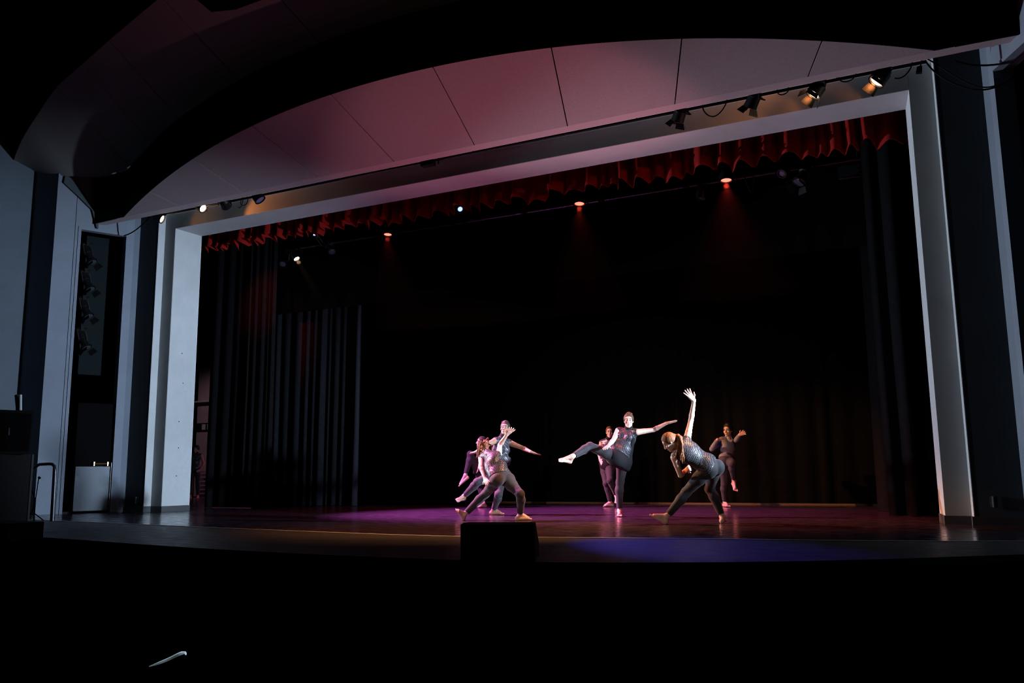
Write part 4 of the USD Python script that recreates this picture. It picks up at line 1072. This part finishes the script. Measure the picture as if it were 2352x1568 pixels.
# open-work top: a diamond net of silvery thread over black cloth
n = {'g': ('geometry', {}), 'm': ('mapping', {'rotation': (0.3, 0.35, 0.2), 'scale': (1, 1, 1)}),
     'v': ('voronoi_texture', {'metric': 'euclidean', 'feature': 'distance_to_edge', 'scale': 56.0, 'randomness': 0.22}),
     'r': ('rgb_ramp', {'ramp': [(0.05, (1, 1, 1)), (0.14, (0, 0, 0))]}),
     'a': ('principled_bsdf', {'base_color': (0.008, 0.007, 0.009), 'roughness': 0.9, 'specular_ior_level': 0.08}),
     'b': ('principled_bsdf', {'base_color': (0.115, 0.11, 0.125), 'roughness': 0.42, 'metallic': 0.5}), 'x': ('mix_closure', {})}
M['mesh_top'] = usdkit.material(stage, '/World/Looks/net_top', n, [('g.position', 'm.vector'), ('m.vector', 'v.vector'), ('v.distance', 'r.fac'), ('r.color', 'x.fac'), ('a.BSDF', 'x.closure1'), ('b.BSDF', 'x.closure2')], surface='x.closure')

# ------------------------------------------------------------------ the dancers
JB = JOINTS
hd_ = lambda k_: unit(A(JB[k_]['Hd']) - A(JB[k_]['N']))
person('A', 'woman with loose auburn hair, back to us, bending left in a wide lunge', M['skin_fair'], hd_('A') * .6 - SR * .3 - TC * .3 + UP * .2, -TC * .6 - SR * .45 - UP * .5,
       front=-TC, hair='long', hair_m=M['hair_auburn'], k=1.0, extra=dict(fall=-UP + TC * .12 - SR * .06, hem=0.03, flare=.004),
       hands={'R': dict(n=-SR * .5 - TC, spread=.22, thumb=-1), 'L': dict(n=-TC, thumb=1)})
person('B', 'woman with cropped dark hair and arms spread, facing us behind the auburn-haired woman', M['skin_brown'], UP * 1.0 + SR * .12 - TC * .22, TC + UP * .25 - SR * .18,
       hair='short', hair_m=M['hair_dark'], k=1.02, extra=dict(hem=0.0), hands={'R': dict(n=-UP, spread=.05, curl=-.1, thumb=-1), 'L': dict(n=-UP, thumb=1)})
person('C', 'dark-haired woman with a bun, in profile facing left, one bent knee lifted', M['skin_fair'], UP + SR * .12, -SR + TC * .15,
       front=-SR, hair='bun', hair_m=M['hair_dark'], k=.98, extra=dict(hem=.02, tunic=.05))
person('D', 'woman with short brown hair at centre stage kicking one bare foot out leftwards', M['skin_fair'], UP + SR * .02 - TC * .05, TC - SR * .20 - UP * .02,
       hair='short', hair_m=M['hair_brown'], k=1.0, extra=dict(hem=.03, flare=.010, tunic=.17, drape=1), hands={'R': dict(n=-UP + TC * .25, spread=.05, curl=.02, thumb=1), 'L': dict(n=-UP, curl=.3, thumb=-1)})
person('F', 'smiling woman standing half hidden behind the kicking dancer at centre stage', M['skin_fair'], UP, TC - SR * .1,
       hair='bun', hair_m=M['hair_brown'], k=.98, extra=dict(hem=-.02, flare=.01, tunic=.16))
person('E', 'woman with reddish ponytail bending left, one arm raised straight up, right of centre', M['skin_fair'], UP * .76 - SR * .62, -SR * .76 - UP * .62 - TC * .22,
       front=-TC - UP * .45 - SR * .25, hair='ponytail', hair_m=M['hair_auburn'], k=1.0, extra=dict(fall=-UP - SR * .05, tail=SR * .6 + TC * .2, hem=.02, flare=.010),
       hands={'R': dict(n=TC, spread=.20, curl=.06, thumb=-1, s=1.12), 'L': dict(n=-TC, curl=.4)})
tg, JG, I = person('G', 'man in grey long-sleeved shirt with a round white and red chest print, one knee raised', M['skin_tan'], UP, TC * .75 - SR * .66, male=True,
                   hair='short', hair_m=M['hair_dark'], k=1.04, top='shirt', pants='trousers', extra=dict(hem=.03), hands={'R': dict(n=TC, spread=.15, thumb=1), 'L': dict(n=-UP, curl=.3)})

C_ = I['P'] + I['spine'] * I['L'] * 0.70
rx_, ry_, rz_ = .165 * I['k'] + .013, .098 * I['k'] + .013, .155 * I['k'] + .013


def on_chest(a0, b0, ra, rb, lift):
    rows = []
    for r_ in np.linspace(0.02, 1, 6):
        ring = []
        for th in np.linspace(0, 2 * np.pi, 21):
            a, b = a0 + ra * r_ * math.cos(th), b0 + rb * r_ * math.sin(th)
            dep = ry_ * math.sqrt(max(0.05, 1 - (a / rx_) ** 2 - (b / rz_) ** 2)) + lift
            ring.append(C_ + I['cx'] * a + I['spine'] * b + I['chest'] * dep)
        rows.append(ring)
    return sheet(A(rows), I['chest'] * .003)


sgn = 1.0 if I['cx'] @ SR > 0 else -1.0
obj('chest_print', I['put'](on_chest(-.085 * sgn, .050, .056, .078, .026)), M['white_print'], tg)
obj('chest_mark', I['put'](on_chest(-.083 * sgn, .056, .024, .040, .030)), M['red_print'], tg)
F = Field(JG['Ls'] - .3, JG['Ls'] + .3, .008)
F.cone(bend(JG['Ls'], JG['N'], .25), bend(JG['Ls'], JG['Le'], .45), .072, .064, .02)
obj('blue_sleeve_patch', I['put'](F.mesh()), M['shoulder_blue'], tg, smooth=True, label='blue patch over the shoulder')

# ------------------------------------------------------------------ the left wing seen past the jamb
KH = {}
b0 = A([-6.62, 7.0, 0])
for n_, (a_, d_, z_) in dict(P=(0, 0, .90), N=(0, 0, 1.36), Hd=(0.02, .0, 1.50), Ls=(-.17, 0, 1.31), Rs=(.17, 0, 1.31), Lh=(-.09, 0, .86), Rh=(.09, 0, .86), Lk=(-.10, .02, .47), Rk=(.11, .03, .47), La=(-.11, 0, .085), Ra=(.12, 0, .085),
                             Lc=(-.11, -.045, .03), Rc=(.12, -.045, .03), Lo=(-.13, .16, .02), Ro=(.14, .16, .02), Le=(-.25, 0, 1.06), Re=(.26, .02, 1.06), Lw=(-.20, .16, .88), Rw=(.22, .16, .88), Lt=(-.14, .26, .82), Rt=(.16, .26, .82)).items():
    KH[n_] = tuple(b0 + SR * a_ + TC * d_ + UP * z_)
JOINTS['H'] = KH
person('H', 'person standing in shadow in the left wing, seen through the gap beside the pale jamb', M['skin_brown'], UP, -SR * .4 + TC, hair='short', hair_m=M['hair_dark'], k=.95, extra=dict(hem=0.0), h=0.009, eyes=False)
t = thing('notice_board', 'dark notice board with pale papers on the wing wall, left of the stage', 'board', (-8.6, 9.38, 2.35))
obj('board', box((-.6, -.03, -.12), (1.2, 0.0, .14)), M['rubber'], t)
for q in (-.30, -.05, .2, .45):
    obj('paper', box((q, -.036, -.09), (q + .17, -.031, .10)), M['pale'], t)
t = thing('wall_shelf', 'pale ledge running along the wing wall above the notice board', 'shelf', (-8.4, 9.3, 3.2))
obj('ledge', box((-.8, -.1, 0), (2.0, 0.1, .05)), M['pale'], t)
for k_, (xx, yy) in enumerate(((-7.02, 8.2), (-7.40, 8.25))):
    t = thing('storage_crate', ('lit storage crate, nearer of two standing behind the person in the wing', 'lit storage crate, further of two standing behind the person in the wing')[k_], 'crate', (xx, yy, 0))
    for zz in np.arange(0.02, 0.78, 0.13):
        obj('slat', box((-.16, -.16, zz), (.16, .16, zz + .09)), M['wing_wall'], t)
    obj('lid', box((-.17, -.17, .80), (.17, .17, .84)), M['wing_wall'], t)
spot('/World/lamp_wing', (-5.6, 9.2, 2.9), (-7.3, 8.3, 0.2), 5, (1.0, 0.05, 0.55), 40, 0.6, 0.05)
spot('/World/lamp_wing_high', (-4.6, 7.2, 4.4), (-7.6, 9.4, 2.2), 4, (1.0, 0.62, 0.75), 32, 0.7, 0.05)
usdkit.material(stage, '/World/Looks/haze', {'v': ('principled_volume', {'color': (0.9, 0.9, 0.95), 'density': 0.0013, 'anisotropy': 0.35})}, [], volume='v.volume')
hz = usdkit.mesh(stage, '/World/stage_haze', box((-0.2, 2.02, 3.6), (13.0, 2.9, 6.3)), '/World/Looks/haze')
tag(hz, 'thin haze drifting around the upstage lighting pipe', 'haze', kind='stuff')
